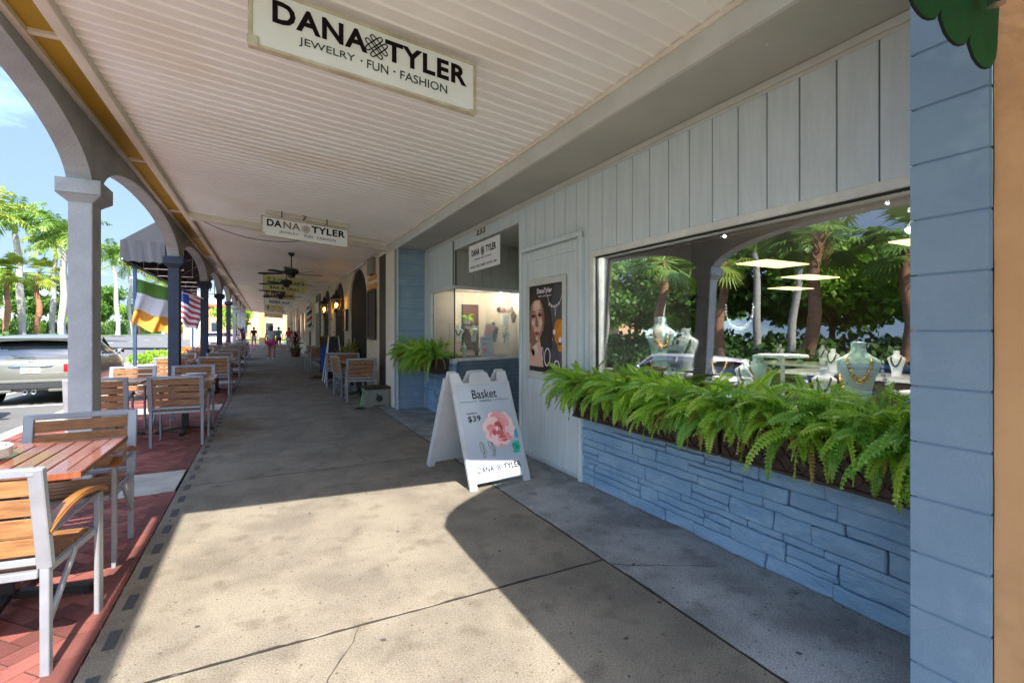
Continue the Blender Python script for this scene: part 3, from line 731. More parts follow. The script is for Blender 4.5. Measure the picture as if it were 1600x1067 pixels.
# ================================================================ PUB NEXT DOOR (arched cream wall)
pub=thing('pub_building','cream stucco pub front with tall dark arched openings past the grey shop','pub',(2.12,16,0))
def pb(b,name,m,parent=pub,**k):
    o=b.build(name,m,parent,**k)
    if parent is pub: o.location=(-2.12,-16,0)
    return o
def archedwall(y0,y1,ztop,ops,rise=None):
    poly=[(y0,ztop),(y0,-.02)]
    for (a,c,spz,rs) in ops:
        poly+=[(a,-.02)]+archpts(a,c,spz,rs,16,2.0)+[(c,-.02)]
    return poly+[(y1,-.02),(y1,ztop)]
b=MB(); b.prism(archedwall(10.17,21.78,3.06,[(11.51,14.05,2.15,.83),(15.04,17.35,2.15,.80),(18.3,20.9,2.15,.80)]),'yz',2.12,2.4)
pb(b,'arched_wall','stuccocream')
b=MB(); b.box(2.104,2.4,9.30,9.46,0,3.04); b.box(2.09,2.4,8.76,9.31,0,3.05); pb(b,'white_pilaster','cream',bevel=.006)
b=MB(); b.box(2.13,2.4,9.46,10.17,-.02,2.93); pb(b,'dark_doorway','darkbrown')
b=MB(); b.box(2.128,2.4,9.46,10.17,2.93,3.06); pb(b,'lintel','cream')
b=MB(); b.box(2.17,2.2,10.2,21.7,0,3.04); b.box(2.9,3.0,9.4,22,0,3.1); b.box(2.4,2.9,9.4,22,-.02,.01); b.box(2.4,2.9,9.4,22,3.06,3.1); pb(b,'dark_interior','darkroom')  # black sheet close behind the arches stands in for the unlit interior
b=MB(); b.box(2.135,2.168,18.35,19.2,0,2.5); pb(b,'door','redbrown',bevel=.01)
b=MB(); b.box(2.08,2.4,21.8,22.3,0,3.0); pb(b,'corner_post','darkbrown',bevel=.01)
b=MB(); b.box(2.10,2.4,22.3,23.8,0,2.2); b.box(2.10,2.4,22.3,23.8,2.65,2.98); pb(b,'shutter','darkbrown')
b=MB(); b.box(2.09,2.4,22.3,23.8,2.2,2.65); pb(b,'shutter_band','cream')
for (a,c) in ((11.59,14.19),(18.9,21.8)):
    b=MB(); b.box(2.05,2.10,a,c,2.96,3.01); pb(b,'light_tube','whiteframe',bevel=.008)
b=MB(); b.box(2.02,2.118,10.5,10.95,2.62,2.98); o=b.build('meter_box','tan',bevel=.01); tag(o,'grey metal meter box high on the cream pub wall','meter box')
b=MB(); b.box(2.09,2.119,10.40,11.13,1.25,2.28); o_=thing('framed_board','tall framed notice board with orange heading on the cream pub wall','notice board',(2.1,10.77,1.25))
o=b.build('board','shopwall2',o_); o.location=(-2.1,-10.77,-1.25)
b=MB(); b.box(2.07,2.119,10.38,11.15,2.28,2.42); b.box(2.075,2.119,10.38,11.15,2.52,2.60); o=b.build('heading','phamber',o_,bevel=.01); o.location=(-2.1,-10.77,-1.25)
b=MB(); rframe(b,10.36,11.17,1.21,2.30,.05,2.06,2.09); o=b.build('frame','darkbrown',o_); o.location=(-2.1,-10.77,-1.25)
o_=thing('menu_case','small glazed menu case between two dark arches','menu case',(2.1,14.5,1.4))
b=MB(); rframe(b,-.28,.28,0,.62,.04,-.06,-.0); b.build('frame','black',o_); b=MB(); b.box(-.03,.0,-.24,.24,.04,.58); b.build('menu_sheet','signtan',o_)
# row of white shops further on
row=thing('white_shop_row','long white shop row with narrow dark windows at the far right of the walkway','shop row',(2.12,40,0))
def rw(b,name,m,parent=row,**k):
    o=b.build(name,m,parent,**k)
    if parent is row: o.location=(-2.12,-40,0)
    return o
b=MB(); b.box(2.12,3,23.8,56,0,3.3); rw(b,'wall','stuccocream')
for y in (28,37,46):
    b=MB(); b.box(1.98,2.12,y,y+.5,0,3.0); rw(b,'pilaster','cream')
for y in (30,33.2,39.2,42.4,48,51.5):
    b=MB(); b.box(2.10,2.2,y,y+1.5,.75,2.45); w=rw(b,'window','winglass')
    b=MB(); rframe(b,y-.06,y+1.56,.69,2.51,.06,2.07,2.12); b.build('frame','whiteframe',w)
for y in (26.5,35.5,44.7):
    b=MB(); b.box(2.09,2.2,y,y+.95,0,2.15); w=rw(b,'door','darkbrown')
row2=thing('yellow_arch_building','yellow stucco building with a wide arch crossing the far end of the walkway','building',(1,58,0))
b=MB(); b.prism([(-1.5,-.02),(-1.5,4.2),(8,4.2),(8,-.02),(1.15,-.02)]+[(.15+1.0*math.cos(a),2.5+1.0*math.sin(a)) for a in [PI*i/16 for i in range(17)]]+[(-.85,-.02)],'xz',0,.6); b.build('arched_wall','ywall',row2)
b=MB(); b.box(-1.8,8.2,-.3,.9,4.2,4.4); b.build('roof','rooftile',row2)
b=MB(); b.box(3.0,3.4,.6,20,0,4); b.build('side_wall','peach',row2)
b2=thing('pink_far_building','pale pink building seen through the far yellow arch','building',(-2,96,0))
b=MB(); b.box(-10,12,0,4,0,5.5); b.build('wall','peach',b2); b=MB(); b.box(-10.4,12.4,-.5,4.5,5.5,5.9); b.build('roof','rooftile',b2)
for x in (-6,-2,2,6):
    b=MB(); b.box(x,x+1.4,-.05,.0,1,2.8); b.build('window','winglass',b2)
# lanterns on the pub wall
def lantern(y,label):
    t=thing('wall_lantern',label,'lantern',(1.86,y,2.33),0,'lit lanterns on the pub wall')
    b=MB(); b.lathe([(.09,-.34),(.15,.0),(.155,.02)],6); b.build('glass','lampglass',t)
    b=MB()
    for k in range(6):
        a=2*PI*k/6; b.tube([(.09*math.cos(a),.09*math.sin(a),-.34),(.152*math.cos(a),.152*math.sin(a),.0)],.008,5)
    b.lathe([(0,-.42),(.03,-.40),(.05,-.36),(.095,-.345),(.09,-.33)],6); b.build('cage','black',t)
    b=MB(); b.lathe([(.175,0),(.165,.03),(.12,.09),(.05,.15),(.035,.2),(.05,.22),(0,.27)],8); b.build('cap','black',t)
    b=MB(); b.tube([(0,0,-.36),(0,0,-.52),(.12,0,-.56),(.26,0,-.5)],.014,6); b.box(.24,.262,-.05,.05,-.62,-.3); b.build('bracket','black',t)
    b=MB(); b.ball((0,0,-.18),.035,8,(1,1,1.8)); b.build('flame','flame',t)
    return t
lantern(14.75,'lit six sided black lantern nearest on the pub wall'); lantern(17.9,'lit six sided black lantern further along by the red brown door')
t=thing('barber_pole','red white and blue striped barber pole with white globe on the white wall','barber pole',(1.92,25.0,1.5))
b=MB(); b.lathe([(0,-.14),(.1,-.1),(.14,0),(.13,.08)],14); b.build('globe','white',t,smooth=True); b=MB(); b.lathe([(.0,1.32),(.1,1.3),(.15,1.2),(.13,1.06)],14); b.build('globe','white',t,smooth=True)
for q,(mt_) in enumerate(('poleR','white','poleB','white')):
    b=MB(); vs=[];fs=[]; n=40
    for i in range(n+1):
        z=.08+.98*i/n
        for s_ in (0,1):
            a=2*PI*(i/n*1.6)+ (q+s_)*PI/2; 
            for w in (0,): vs.append((.115*math.cos(a),.115*math.sin(a),z))
    # helical band subdivided round the pole
    vs=[];fs=[];m_=6
    for i in range(n+1):
        z=.08+.98*i/n
        for s_ in range(m_+1):
            a=2*PI*(i/n*1.6)+(q+s_/m_)*PI/2; vs.append((.115*math.cos(a),.115*math.sin(a),z))
    for i in range(n):
        for s_ in range(m_): o_=i*(m_+1)+s_; fs.append((o_,o_+1,o_+m_+2,o_+m_+1))
    b.add(vs,fs); b.build('stripe',mt_,t,smooth='all')
b=MB(); b.box(.08,.2,-.03,.03,.1,.15); b.box(.08,.2,-.03,.03,1,1.05); b.build('bracket','silver',t)
# ceiling fans
def fan():
    t=thing('ceiling_fan','black five blade ceiling fan nearest in the walkway','ceiling fan',(.55,12.06,0),0,'black ceiling fans in a row along the walkway')
    zc=ceilz(.55)
    b=MB(); b.lathe([(0,zc),(.07,zc),(.06,zc-.05),(.02,zc-.09),(.0,zc-.09)],12); b.tube([(0,0,zc-.05),(0,0,2.82)],.014,8); b.build('downrod','black',t)
    b=MB(); b.lathe([(0,2.84),(.05,2.83),(.14,2.80),(.16,2.75),(.14,2.70),(.08,2.67),(.07,2.62),(0,2.60)],20); b.build('motor','black',t,smooth=True)
    for k in range(5):
        m=Matrix.Rotation(2*PI*k/5+.25,4,'Z')@Matrix.Translation((0,0,2.70))@Matrix.Rotation(R(10),4,'X')
        b=MB(); b.add([(.2,-.055,0),(.62,-.075,0),(.71,-.055,0),(.735,0,0),(.71,.055,0),(.62,.075,0),(.2,.055,0),(.2,-.055,.008),(.62,-.075,.008),(.71,-.055,.008),(.735,0,.008),(.71,.055,.008),(.62,.075,.008),(.2,.055,.008)],
          [(6,5,4,3,2,1,0),(7,8,9,10,11,12,13)]+[(i,(i+1)%7,7+(i+1)%7,7+i) for i in range(7)],m)
        b.box(.1,.26,-.02,.02,-.006,.0,m); b.build('blade','black',t)
    return t
f0=fan()
for i,(y,l) in enumerate(((14.8,'second black ceiling fan from the camera, over the walkway'),(17.6,'third black ceiling fan from the camera, over the walkway'),(20.4,'farthest black ceiling fan, over the walkway near the barber sign'))):
    dup(f0,(.55,y,0),.5*i,l)
# ================================================================ HANGING SIGNS
def knot(b,m,s):    # interlaced rounded links, four-fold
    for rot in (PI/4,3*PI/4):
        for o_ in (-.3,.3):
            pts=[]
            for i in range(28):
                a=2*PI*i/28; u=.95*math.copysign(abs(math.cos(a))**.55,math.cos(a)); v=o_+.2*math.copysign(abs(math.sin(a))**.55,math.sin(a))
                pts.append((s*(u*math.cos(rot)-v*math.sin(rot)),s*(u*math.sin(rot)+v*math.cos(rot))))
            b.ribbon(pts,s*.1,True,0,m)
def shopsign(name,label,y,x0,x1,h,zt,face,sl=-.082,ink='ink',mid=None,group=None,thick=.05):
    t=thing(name,label,'sign',(x0,y,zt),0,group)
    W=(x1-x0)*math.sqrt(1+sl*sl); rgt=Vector((1,0,sl)).normalized()
    m=frame((0,0,-h),rgt,(0,0,1))   # local x along the sign, y up, z toward the camera
    b=MB(m); b.box(.008,W-.008,.008,h-.008,-thick+.002,-.006); b.build('face',face,t)
    b=MB(m)
    b.box(0,W,h-.022,h,-thick,0); b.box(0,.022,0,h-.022,-thick,0); b.box(W-.022,W,0,h-.022,-thick,0); b.box(.022,W-.022,0,.014,-thick,-.001)
    b.box(-.004,.05,-.006,.05,-.003,.004) ; b.box(W-.05,W+.004,-.006,.02,-.003,.004)
    b.build('frame','signframe',t,bevel=.003)
    return t,m,W
t,m,W=shopsign('hanging_sign','large white jewelry sign with black lettering hanging nearest under the ceiling',2.80,-.075,1.19,.322,3.19,'signface')
m2=m@Matrix.Translation((0,0,-.0035))
b=MB(m2); b.text('DANA',Matrix.Translation((.355,.212,0)),width=.485,height=.118,off=.032); b.text('TYLER',Matrix.Translation((.95,.212,0)),width=.505,height=.118,off=.032); b.build('lettering','ink',t,normals=False)
b=MB(m2); knot(b,Matrix.Translation((.648,.206,.002)),.066); b.build('emblem','ink',t,normals=False)
b=MB(m2); b.text('JEWELRY',Matrix.Translation((.385,.095,0)),width=.29,height=.050,off=.004); b.text('FUN',Matrix.Translation((.655,.095,0)),width=.12,height=.050,off=.004); b.text('FASHION',Matrix.Translation((.93,.095,0)),width=.29,height=.050,off=.004)
for x in (.565,.75): b.poly(circle(x,.1,.006),.001)
b.build('tagline','inkg',t,normals=False)
t,m,W=shopsign('hanging_sign','white jewelry sign with partly faded lettering hanging second in line',8.08,-.045,1.205,.30,3.13,'signface2')
m2=m@Matrix.Translation((0,0,-.0035))
b=MB(m2); b.text('DA',Matrix.Translation((.18,.205,0)),width=.2,height=.105,off=.03); b.text('TYLER',Matrix.Translation((.95,.205,0)),width=.5,height=.105,off=.03); b.build('lettering','ink',t,normals=False)
b=MB(m2); b.text('NA',Matrix.Translation((.42,.205,0)),width=.235,height=.105,off=.018); b.build('faded_lettering','bronze',t,normals=False)
b=MB(m2); knot(b,Matrix.Translation((.62,.19,.002)),.06); b.build('emblem','bronze',t,normals=False)
b=MB(m2); b.text('JEWELRY',Matrix.Translation((.38,.085,0)),width=.27,height=.042); b.text('FUN',Matrix.Translation((.66,.085,0)),width=.12,height=.042); b.text('FASHION',Matrix.Translation((.92,.085,0)),width=.27,height=.042)
b.build('tagline','inkg',t,normals=False)
b=MB(); 
for x in (.28,.92): b.tube([(x,-.03-.0,-.082*x-.0),(x,-.03,-.082*x+.1)],.008,6)
b.tube([(.55,.0,.06),(.62,.02,.03),(.58,-.0,-.02)],.01,5); b.build('hanger','black',t)
# dirty ceiling battens above the first two signs
b=MB(); slope_box(b,.0,1.12,2.90,2.96,-.045,-.002); slope_box(b,.02,1.2,8.14,8.2,-.06,-.002); b.build('sign_batten','cream',porch)
b=MB(); slope_box(b,.55,2.0,8.98,9.04,-.09,-.01); b.build('ceiling_batten','cream',porch,bevel=.004)
def smallsign(y,x0,x1,h,zt,face,label,lines):
    t,m,W=shopsign('hanging_sign',label,y,x0,x1,h,zt,face); m2=m@Matrix.Translation((0,0,-.0035))
    for (txt,cx,cy,w,hh,mt_) in lines:
        b=MB(m2); b.text(txt,Matrix.Translation((cx*W,cy*h,0)),width=w*W,height=hh*h,off=.02); b.build('lettering',mt_,t,normals=False)
smallsign(16.4,-.04,1.22,.46,3.12,'signold','green lettered pub name sign hanging behind the nearest fan',[("T.J.Carney's",.5,.62,.84,.42,'signgreen'),('BAR & GRILL',.48,.2,.66,.2,'ink')])
smallsign(22,-.02,1.15,.36,3.12,'signtan','tan hotel sign with dark lettering hanging behind the fans',[('El Patio Hotel',.5,.5,.85,.5,'ink')])
smallsign(26,-.02,1.2,.36,3.02,'signface2','white barber shop sign hanging over the walkway',[('BARBER SHOP',.56,.5,.74,.42,'ink')])
smallsign(31,-.0,1.0,.4,2.98,'signtan','plain tan sign with dark emblem past the barber sign',[('&',.2,.5,.1,.6,'ink')])
smallsign(36,-.0,1.3,.36,2.95,'signface2','far white sign with two short red brown words',[('POST',.3,.5,.35,.4,'redbrown'),('ROOM',.75,.5,.35,.4,'redbrown')])
smallsign(42,-.0,1.3,.36,2.85,'signtan','farthest narrow tan sign under the ceiling',[])
# small square sign in the shop entrance
t=thing('entrance_sign','small white jewelry sign hanging in the recessed entrance under number 233','sign',(XS+.02,6.55,2.27))
m=frame((0,0,0),(-.0,-1,0),(0,0,1)); b=MB(m); b.box(0,1.02,-.02,.36,-.02,0); b.build('face','signface2',t,bevel=.003)
m2=m@Matrix.Translation((0,0,.0012)); b=MB(m2); b.text('DANA',Matrix.Translation((.25,.24,0)),width=.28,height=.09,off=.03); b.text('TYLER',Matrix.Translation((.77,.24,0)),width=.32,height=.09,off=.03); b.build('lettering','ink',t,normals=False)
b=MB(m2); knot(b,Matrix.Translation((.50,.23,.002)),.062); b.build('emblem','ink',t,normals=False)
b=MB(m2); b.text('JEWELRY  FUN  FASHION',Matrix.Translation((.5,.135,0)),width=.55,height=.03); b.text('BRACELETS   RINGS   EARRINGS   WATCHES   MORE',Matrix.Translation((.51,.04,0)),width=.88,height=.03); b.build('tagline','inkg',t,normals=False)
b=MB(m); b.tube([(.2,.36,-.01),(.2,.42,-.01)],.005,5); b.tube([(.82,.36,-.01),(.82,.42,-.01)],.005,5); b.build('hanger','black',t)
# ================================================================ SANDWICH BOARD
sb=thing('sandwich_board','white plastic sandwich board with a pink flower poster standing on the walkway','sandwich board',(1.60,3.88,0),R(6.5))
ang=math.atan2(.45,1.04); HB=1.09
mf=frame((0,0,0),(1,0,0),(0,math.sin(ang),math.cos(ang)))    # local x right, y up along panel, z outward (toward -Y)
def aframe(mm,back=False):
    b=MB(mm); W=.64
    outer=[(0,0),(.07,0),(.07,.055),(W-.07,.055),(W-.07,0),(W,0),(W-.005,HB),(W-.1,HB),(W-.125,HB-.10),(W-.20,HB-.105),(W-.225,HB-.01),(W-.26,HB),(.26,HB),(.225,HB-.01),(.20,HB-.105),(.125,HB-.10),(.1,HB),(.005,HB)]
    b.prism(outer,'xy',-.035,-.004)
    return b
b=aframe(mf); b.box(.0,.035,.05,.98,-.004,.004); b.box(.605,.64,.05,.98,-.004,.004); b.box(.035,.605,.055,.09,-.004,.003); b.box(.035,.605,.955,.985,-.004,.003)
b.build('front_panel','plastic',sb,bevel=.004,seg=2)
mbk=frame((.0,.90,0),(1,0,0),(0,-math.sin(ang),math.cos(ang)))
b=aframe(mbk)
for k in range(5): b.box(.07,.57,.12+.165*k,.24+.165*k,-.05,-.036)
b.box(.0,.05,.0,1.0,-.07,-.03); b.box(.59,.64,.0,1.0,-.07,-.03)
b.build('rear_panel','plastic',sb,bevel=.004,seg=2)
# handle hole seen as a dark slot with raised rim
b=MB(mf); b.ribbon([(.27,HB-.095),(.28,HB-.035),(.36,HB-.035),(.37,HB-.095)],.018,True,.003); b.build('handle','plastic',sb)
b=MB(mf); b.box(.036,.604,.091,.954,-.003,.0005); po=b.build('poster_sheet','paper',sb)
mz=lambda z:mf@Matrix.Translation((0,0,z))
b=MB(mz(.001)); b.text('Basket',Matrix.Translation((.33,.865,0)),width=.27,height=.088,off=.004); 
b.box(.05,.235,.795,.799,0,.0006); b.box(.42,.595,.795,.799,0,.0006); b.text('COLLECTION',Matrix.Translation((.328,.797,0)),width=.13,height=.018,off=.01)
b.text('STARTING AT',Matrix.Translation((.155,.685,0)),width=.11,height=.014,off=.01); b.text('$39',Matrix.Translation((.17,.63,0)),width=.135,height=.062,off=.015)
b.build('lettering','ink',po,normals=False)
b=MB(mz(.001)); b.text('DANA',Matrix.Translation((.185,.165,0)),width=.17,height=.052,off=.02,depth=.002); b.text('TYLER',Matrix.Translation((.47,.165,0)),width=.19,height=.052,off=.035,depth=.002); knot(b,Matrix.Translation((.322,.165,.003)),.042)
b.text('JEWELRY  FUN  FASHION',Matrix.Translation((.35,.118,0)),width=.2,height=.011,off=.01); b.build('logo','ink',po,normals=False)
# printed flower: overlapping petals as thin flat print layers
def petals(cx,cy,rings,mats,zz,seed):
    rr=random.Random(seed); z=zz; k=0
    for (r,n,pw,pl) in rings:
        for i in range(n):
            a=2*PI*i/n+rr.uniform(-.2,.2)+k; rx=pw*rr.uniform(.85,1.15); ry=pl*rr.uniform(.85,1.15)
            c_=(cx+r*math.cos(a),cy+r*math.sin(a)*.95)
            pts=[]
            for j in range(16):
                t=2*PI*j/16; u=ry*math.cos(t); v=rx*math.sin(t)*(1+.15*math.cos(t)); pts.append((c_[0]+u*math.cos(a)-v*math.sin(a),c_[1]+u*math.sin(a)+v*math.cos(a)))
            z+=.00002
            b=mats[rr.randrange(len(mats))]; b.poly(pts,z)
            # darker thin edge
        k+=.4
    return z
A_,B_,C_=MB(mf),MB(mf),MB(mf)
z=petals(.415,.515,[(.125,12,.05,.05),(.105,10,.05,.055)],[A_,B_,B_],.0008,3)
z=petals(.415,.515,[(.085,9,.042,.05)],[A_,B_,A_,C_],z,4); z=petals(.42,.50,[(.055,7,.034,.04)],[A_,C_,B_],z,5); z=petals(.42,.495,[(.028,5,.022,.03)],[B_,A_,C_],z,6)
C_.poly(circle(.425,.435,.045,16,.014),z+.00004); C_.poly(circle(.45,.40,.03,12,.01),z+.00004)
fl=A_.build('flower_print','pinkp',po,normals=False); B_.build('pale_petals','pinkl',fl,normals=False); C_.build('deep_petals','pinkd',fl,normals=False)
A_,B_,C_=MB(mf),MB(mf),MB(mf)
C_.poly([(.604,.50),(.565,.47),(.56,.42),(.60,.40),(.604,.40)],.0009)
z=petals(.565,.335,[(.030,8,.02,.022)],[A_,B_],.001,7); z=petals(.567,.335,[(.014,5,.012,.014)],[A_,B_],z,8)
A_.poly(circle(.55,.285,.04,14,.02),z)
fl=A_.build('teal_rose_print','tealp',po,normals=False); B_.build('deep_petals','teald',fl,normals=False); C_.build('blue_leaf','tealb',fl,normals=False)
b=MB(mz(.002))
for cx in (.19,.29):
    b.ribbon(circle(cx,.36,.018,20,.055,rot=.1 if cx<.2 else .45),.004,True); b.ribbon(circle(cx+.018,.355,.014,16,.05,rot=.3),.003,True); b.ribbon(circle(cx+.01,.285,.014,12),.005,True)
b.ribbon([(.40,.50),(.425,.60),(.445,.50)],.005); b.ribbon([(.41,.47),(.43,.56),(.45,.46)],.004)
b.build('earring_print','gold',po,normals=False)
# ================================================================ WALL POSTER (portrait print)
wp=thing('portrait_poster','dark portrait poster of a woman with jewelry on the grey door panel','poster',(XS-.034,4.68,.97))
mw=frame((0,0,0),(0,-1,0),(0,0,1))    # width .74, height .93
PW,PHh=.75,.915
b=MB(mw); b.box(0,PW,0,PHh,-.004,0); b.build('sheet','phdark',wp)
Z=[0]
def lay(name,m_,polys,ribs=()):
    Z[0]+=.0003; b=MB(mw)
    for p in polys: b.poly(p,Z[0])
    for p,w,cl in ribs: b.ribbon(p,w,cl,Z[0])
    return b.build(name,m_,wp,normals=False)
lay('blurred_backdrop','phgrey',[[(.46,.02),(.73,.02),(.745,.9),(.56,.9),(.44,.6)]])
lay('amber_glow','phamber',[circle(.64,.42,.10,24,.13),circle(.66,.27,.05,16)])
lay('bokeh','phwhite',[circle(.55,.42,.026,14),circle(.49,.34,.032,16),circle(.66,.34,.03,16)])
lay('face','phskin',[[(.06,.74),(.12,.79),(.22,.80),(.31,.77),(.36,.68),(.375,.56),(.34,.45),(.27,.36),(.20,.33),(.13,.38),(.07,.48),(.04,.62)],[(.0,.30),(.10,.36),(.26,.35),(.30,.22),(.34,.05),(.02,.05)]])
lay('face_mid','phmid',[[(.04,.62),(.06,.74),(.10,.78),(.12,.70),(.10,.60),(.115,.50),(.16,.40),(.20,.345),(.13,.38),(.07,.48)],[(.28,.76),(.34,.70),(.37,.58),(.345,.46),(.29,.38),(.22,.335),(.25,.40),(.30,.47),(.32,.56),(.30,.66),(.27,.72)],circle(.13,.595,.05,16,.032),circle(.27,.605,.05,16,.032),[(.17,.62),(.185,.62),(.20,.50),(.235,.485),(.215,.465),(.17,.48),(.165,.5)]])
lay('face_light','phlight',[circle(.20,.70,.06,18,.035),circle(.115,.52,.022,14,.03),circle(.285,.52,.03,14,.035),circle(.205,.35,.022,12,.012),[(.198,.62),(.208,.62),(.212,.51),(.202,.505)],[(.06,.28),(.2,.30),(.24,.2),(.1,.15)]])
lay('face_shade','phshade',[[(.02,.44),(.09,.46),(.20,.32),(.27,.34),(.12,.26),(.0,.3)],[(.30,.74),(.365,.65),(.37,.52),(.33,.44),(.31,.55)],[(.185,.60),(.20,.60),(.235,.49),(.215,.475),(.18,.49),(.19,.5)]])
lay('hair','phdark',[[(.0,.46),(.04,.5),(.055,.62),(.08,.71),(.16,.76),(.26,.76),(.33,.70),(.36,.6),(.36,.4),(.40,.2),(.46,.1),(.52,.3),(.50,.6),(.42,.78),(.3,.84),(.1,.84),(.0,.78)]])
lay('eyes','phdark',[circle(.13,.59,.036,14,.013),circle(.27,.60,.036,14,.013),[(.07,.625),(.12,.65),(.175,.635),(.175,.625),(.12,.637)],[(.23,.64),(.28,.66),(.33,.635),(.28,.648)],[(.19,.485),(.215,.478),(.21,.488)]])
lay('hair_strands','phbrown',[],[([(.02,.78),(.15,.825),(.30,.80),(.39,.70),(.42,.5),(.40,.3),(.44,.15)],.012,False),([(.05,.74),(.2,.80),(.33,.755),(.38,.62),(.385,.45)],.008,False),([(.36,.79),(.45,.65),(.465,.45),(.44,.25),(.48,.12)],.014,False)])
lay('lips','phlip',[[(.15,.405),(.19,.425),(.205,.418),(.22,.425),(.265,.41),(.22,.38),(.19,.378)]])
lay('hand','phskin',[circle(.06,.25,.035,12,.055,rot=.4),circle(.10,.23,.03,12,.05,rot=.3),circle(.13,.20,.028,12,.045),circle(.15,.16,.04,14,.08,rot=.5)])
lay('necklace_print','phwhite',[circle(.46+.045*k,.715-.03*math.sin(PI*(k+.5)/5)*1.3,.016,10) for k in range(5)],[([(.42,.80),(.45,.73),(.50,.69),(.57,.67),(.64,.70),(.69,.76),(.71,.83)],.008,False),([(.575,.66),(.575,.58)],.01,False),(circle(.42,.16,.055,20,.09,rot=-.15),.014,True),(circle(.32,.19,.018,14,.07,rot=.05),.010,True),(circle(.60,.07,.05,18,.06),.016,True)])
b=MB(mw@Matrix.Translation((0,0,.004))); b.text('DanaTyler',Matrix.Translation((.36,.845,0)),width=.30,height=.07,off=.03); b.text('silver  gold  jewelry',Matrix.Translation((.37,.795,0)),width=.26,height=.018,off=.02); b.build('lettering','phwhite',wp,normals=False)
# ================================================================ FURNITURE
def make_chair():
    t=thing('patio_chair','x','chair')
    for sx in (-1,1):
        x=sx*.262
        b=MB(); b.bar((x,-.215,0),(x,-.215,.46),.032,.032,(0,1,0)); b.build('leg','alu',t,bevel=.003)
        b=MB(); b.bar((x,.25,0),(x,.25,.605),.022,.052,(0,1,0)); b.build('leg','alu',t,bevel=.004)
        b=MB(); pts=[(x+sx*.006,-.25+.53*i/12,.585+.055*math.sin(PI*min(1,(i/12)*1.0))**.8+.02*(i/12)) for i in range(13)]
        b.path(pts,.05,.022); b.build('armrest','arm',t,bevel=.006,seg=2)
    b=MB()
    for sx in (-1,1):
        x=sx*.262; b.bar((x,-.215,.44),(x,-.285,.86),.034,.05,(1,0,0))
        b.bar((x,-.24,.565),(x,.25,.60),.02,.012)
        b.bar((x,-.20,.20),(x,.02,.42),.016,.03)
    b.bar((-.262,-.283,.845),(.262,-.283,.845),.034,.034); b.bar((-.262,-.222,.47),(.262,-.222,.47),.02,.03)
    b.build('back_frame','alu',t,bevel=.004)
    b=MB(); b.box(-.262,-.24,-.215,.25,.40,.43); b.box(.24,.262,-.215,.25,.40,.43); b.box(-.24,.24,.22,.25,.40,.43); b.box(-.24,.24,-.23,-.2,.40,.43); b.build('seat_frame','alu',t,bevel=.003)
    b=MB()
    for k in range(4):
        z=.50+.083*k; y=-.222-(z-.44)*.1667; b.box(-.243,.243,y-.008,y+.006,z,z+.070)
    b.build('backrest','teak',t,bevel=.003)
    b=MB()
    for k in range(5): b.box(-.238,.238,-.19+.083*k,-.12+.083*k,.425,.442)
    b.build('seat','teak',t,bevel=.003)
    return t
def make_table(w,d,top):
    t=thing('patio_table','x','table')
    b=MB(); z0,z1=.715,.745; f=.065
    b.box(-w/2,w/2,-d/2,-d/2+f,z0,z1); b.box(-w/2,w/2,d/2-f,d/2,z0,z1); b.box(-w/2,-w/2+f,-d/2+f,d/2-f,z0,z1); b.box(w/2-f,w/2,-d/2+f,d/2-f,z0,z1)
    n=8; sw=(w-2*f)/n
    for k in range(n): b.box(-w/2+f+k*sw+.004,-w/2+f+(k+1)*sw-.004,-d/2+f,d/2-f,z0,z1-.001)
    b.box(-w/2+.05,w/2-.05,-d/2+.05,d/2-.05,z0-.02,z0+.004)
    b.build('tabletop',top,t,bevel=.003,seg=2)
    b=MB(); b.box(-.038,.038,-.038,.038,.05,.70); b.box(-.15,.15,-.15,.15,.68,.697); b.build('pedestal','black',t,bevel=.004)
    for k in range(4):
        a=PI/2*k; m=Matrix.Rotation(a,4,'Z'); b=MB(m); b.bar((.02,0,.06),(.33,0,.025),.05,.035); b.lathe([(.03,0),(.03,.02)],10,(.32,0,0)); b.build('foot','black',t,bevel=.003)
    return t
ch0=make_chair(); ch0.location=(-1.025,2.86,0); ch0.rotation_euler=(0,0,R(-7))
ch0['label']='front patio chair at the bottom left corner, back toward the camera with sunlit armrest'; ch0['group']='teak and aluminium patio chairs'
G_='teak and aluminium patio chairs'
def chair(x,y,rz,label,g=G_): return dup(ch0,(x,y,0),rz,label,g)
chair(-1.06,3.86,PI+.03,'patio chair facing the camera behind the nearest plate laden table')
def tset(yf,n,word,big):
    # front chairs (back toward camera) and back chairs (facing camera), two tables side by side
    chair(-.93,yf+.22,R(-3),f'patio chair with its back to the camera, walkway side of the {word} table group')
    chair(-1.72,yf+.26,R(4),f'patio chair with its back to the camera, kerb side of the {word} table group')
    chair(-.97,yf+1.72,PI+R(4),f'patio chair facing the camera, walkway side of the {word} table group')
    chair(-1.78,yf+1.80,PI-R(3),f'patio chair facing the camera, kerb side of the {word} table group')
T0=make_table(.80,.88,'tabletop'); T0.location=(-1.16,3.35,0); T0['label']='varnished red brown slatted table with stacked plates at the left edge'; T0['group']='slatted patio tables'
T1=make_table(.74,.78,'tablegrey'); T1.location=(-.98,8.05,0); T1['label']='slatted table with paper napkins, walkway side of the second table group'; T1['group']='slatted patio tables'
words=['second','third','fourth','fifth','sixth']; ys=[7.05,12.0,16.7,21.4,26.2]
for i,(y,w) in enumerate(zip(ys,words)):
    tset(y,i,w,True)
    if i: dup(T1,(-.98,y+1.0,0),0,f'slatted table on the walkway side of the {w} table group','slatted patio tables')
    dup(T1,(-1.78,y+1.03,0),0,f'slatted table on the kerb side of the {w} table group','slatted patio tables')
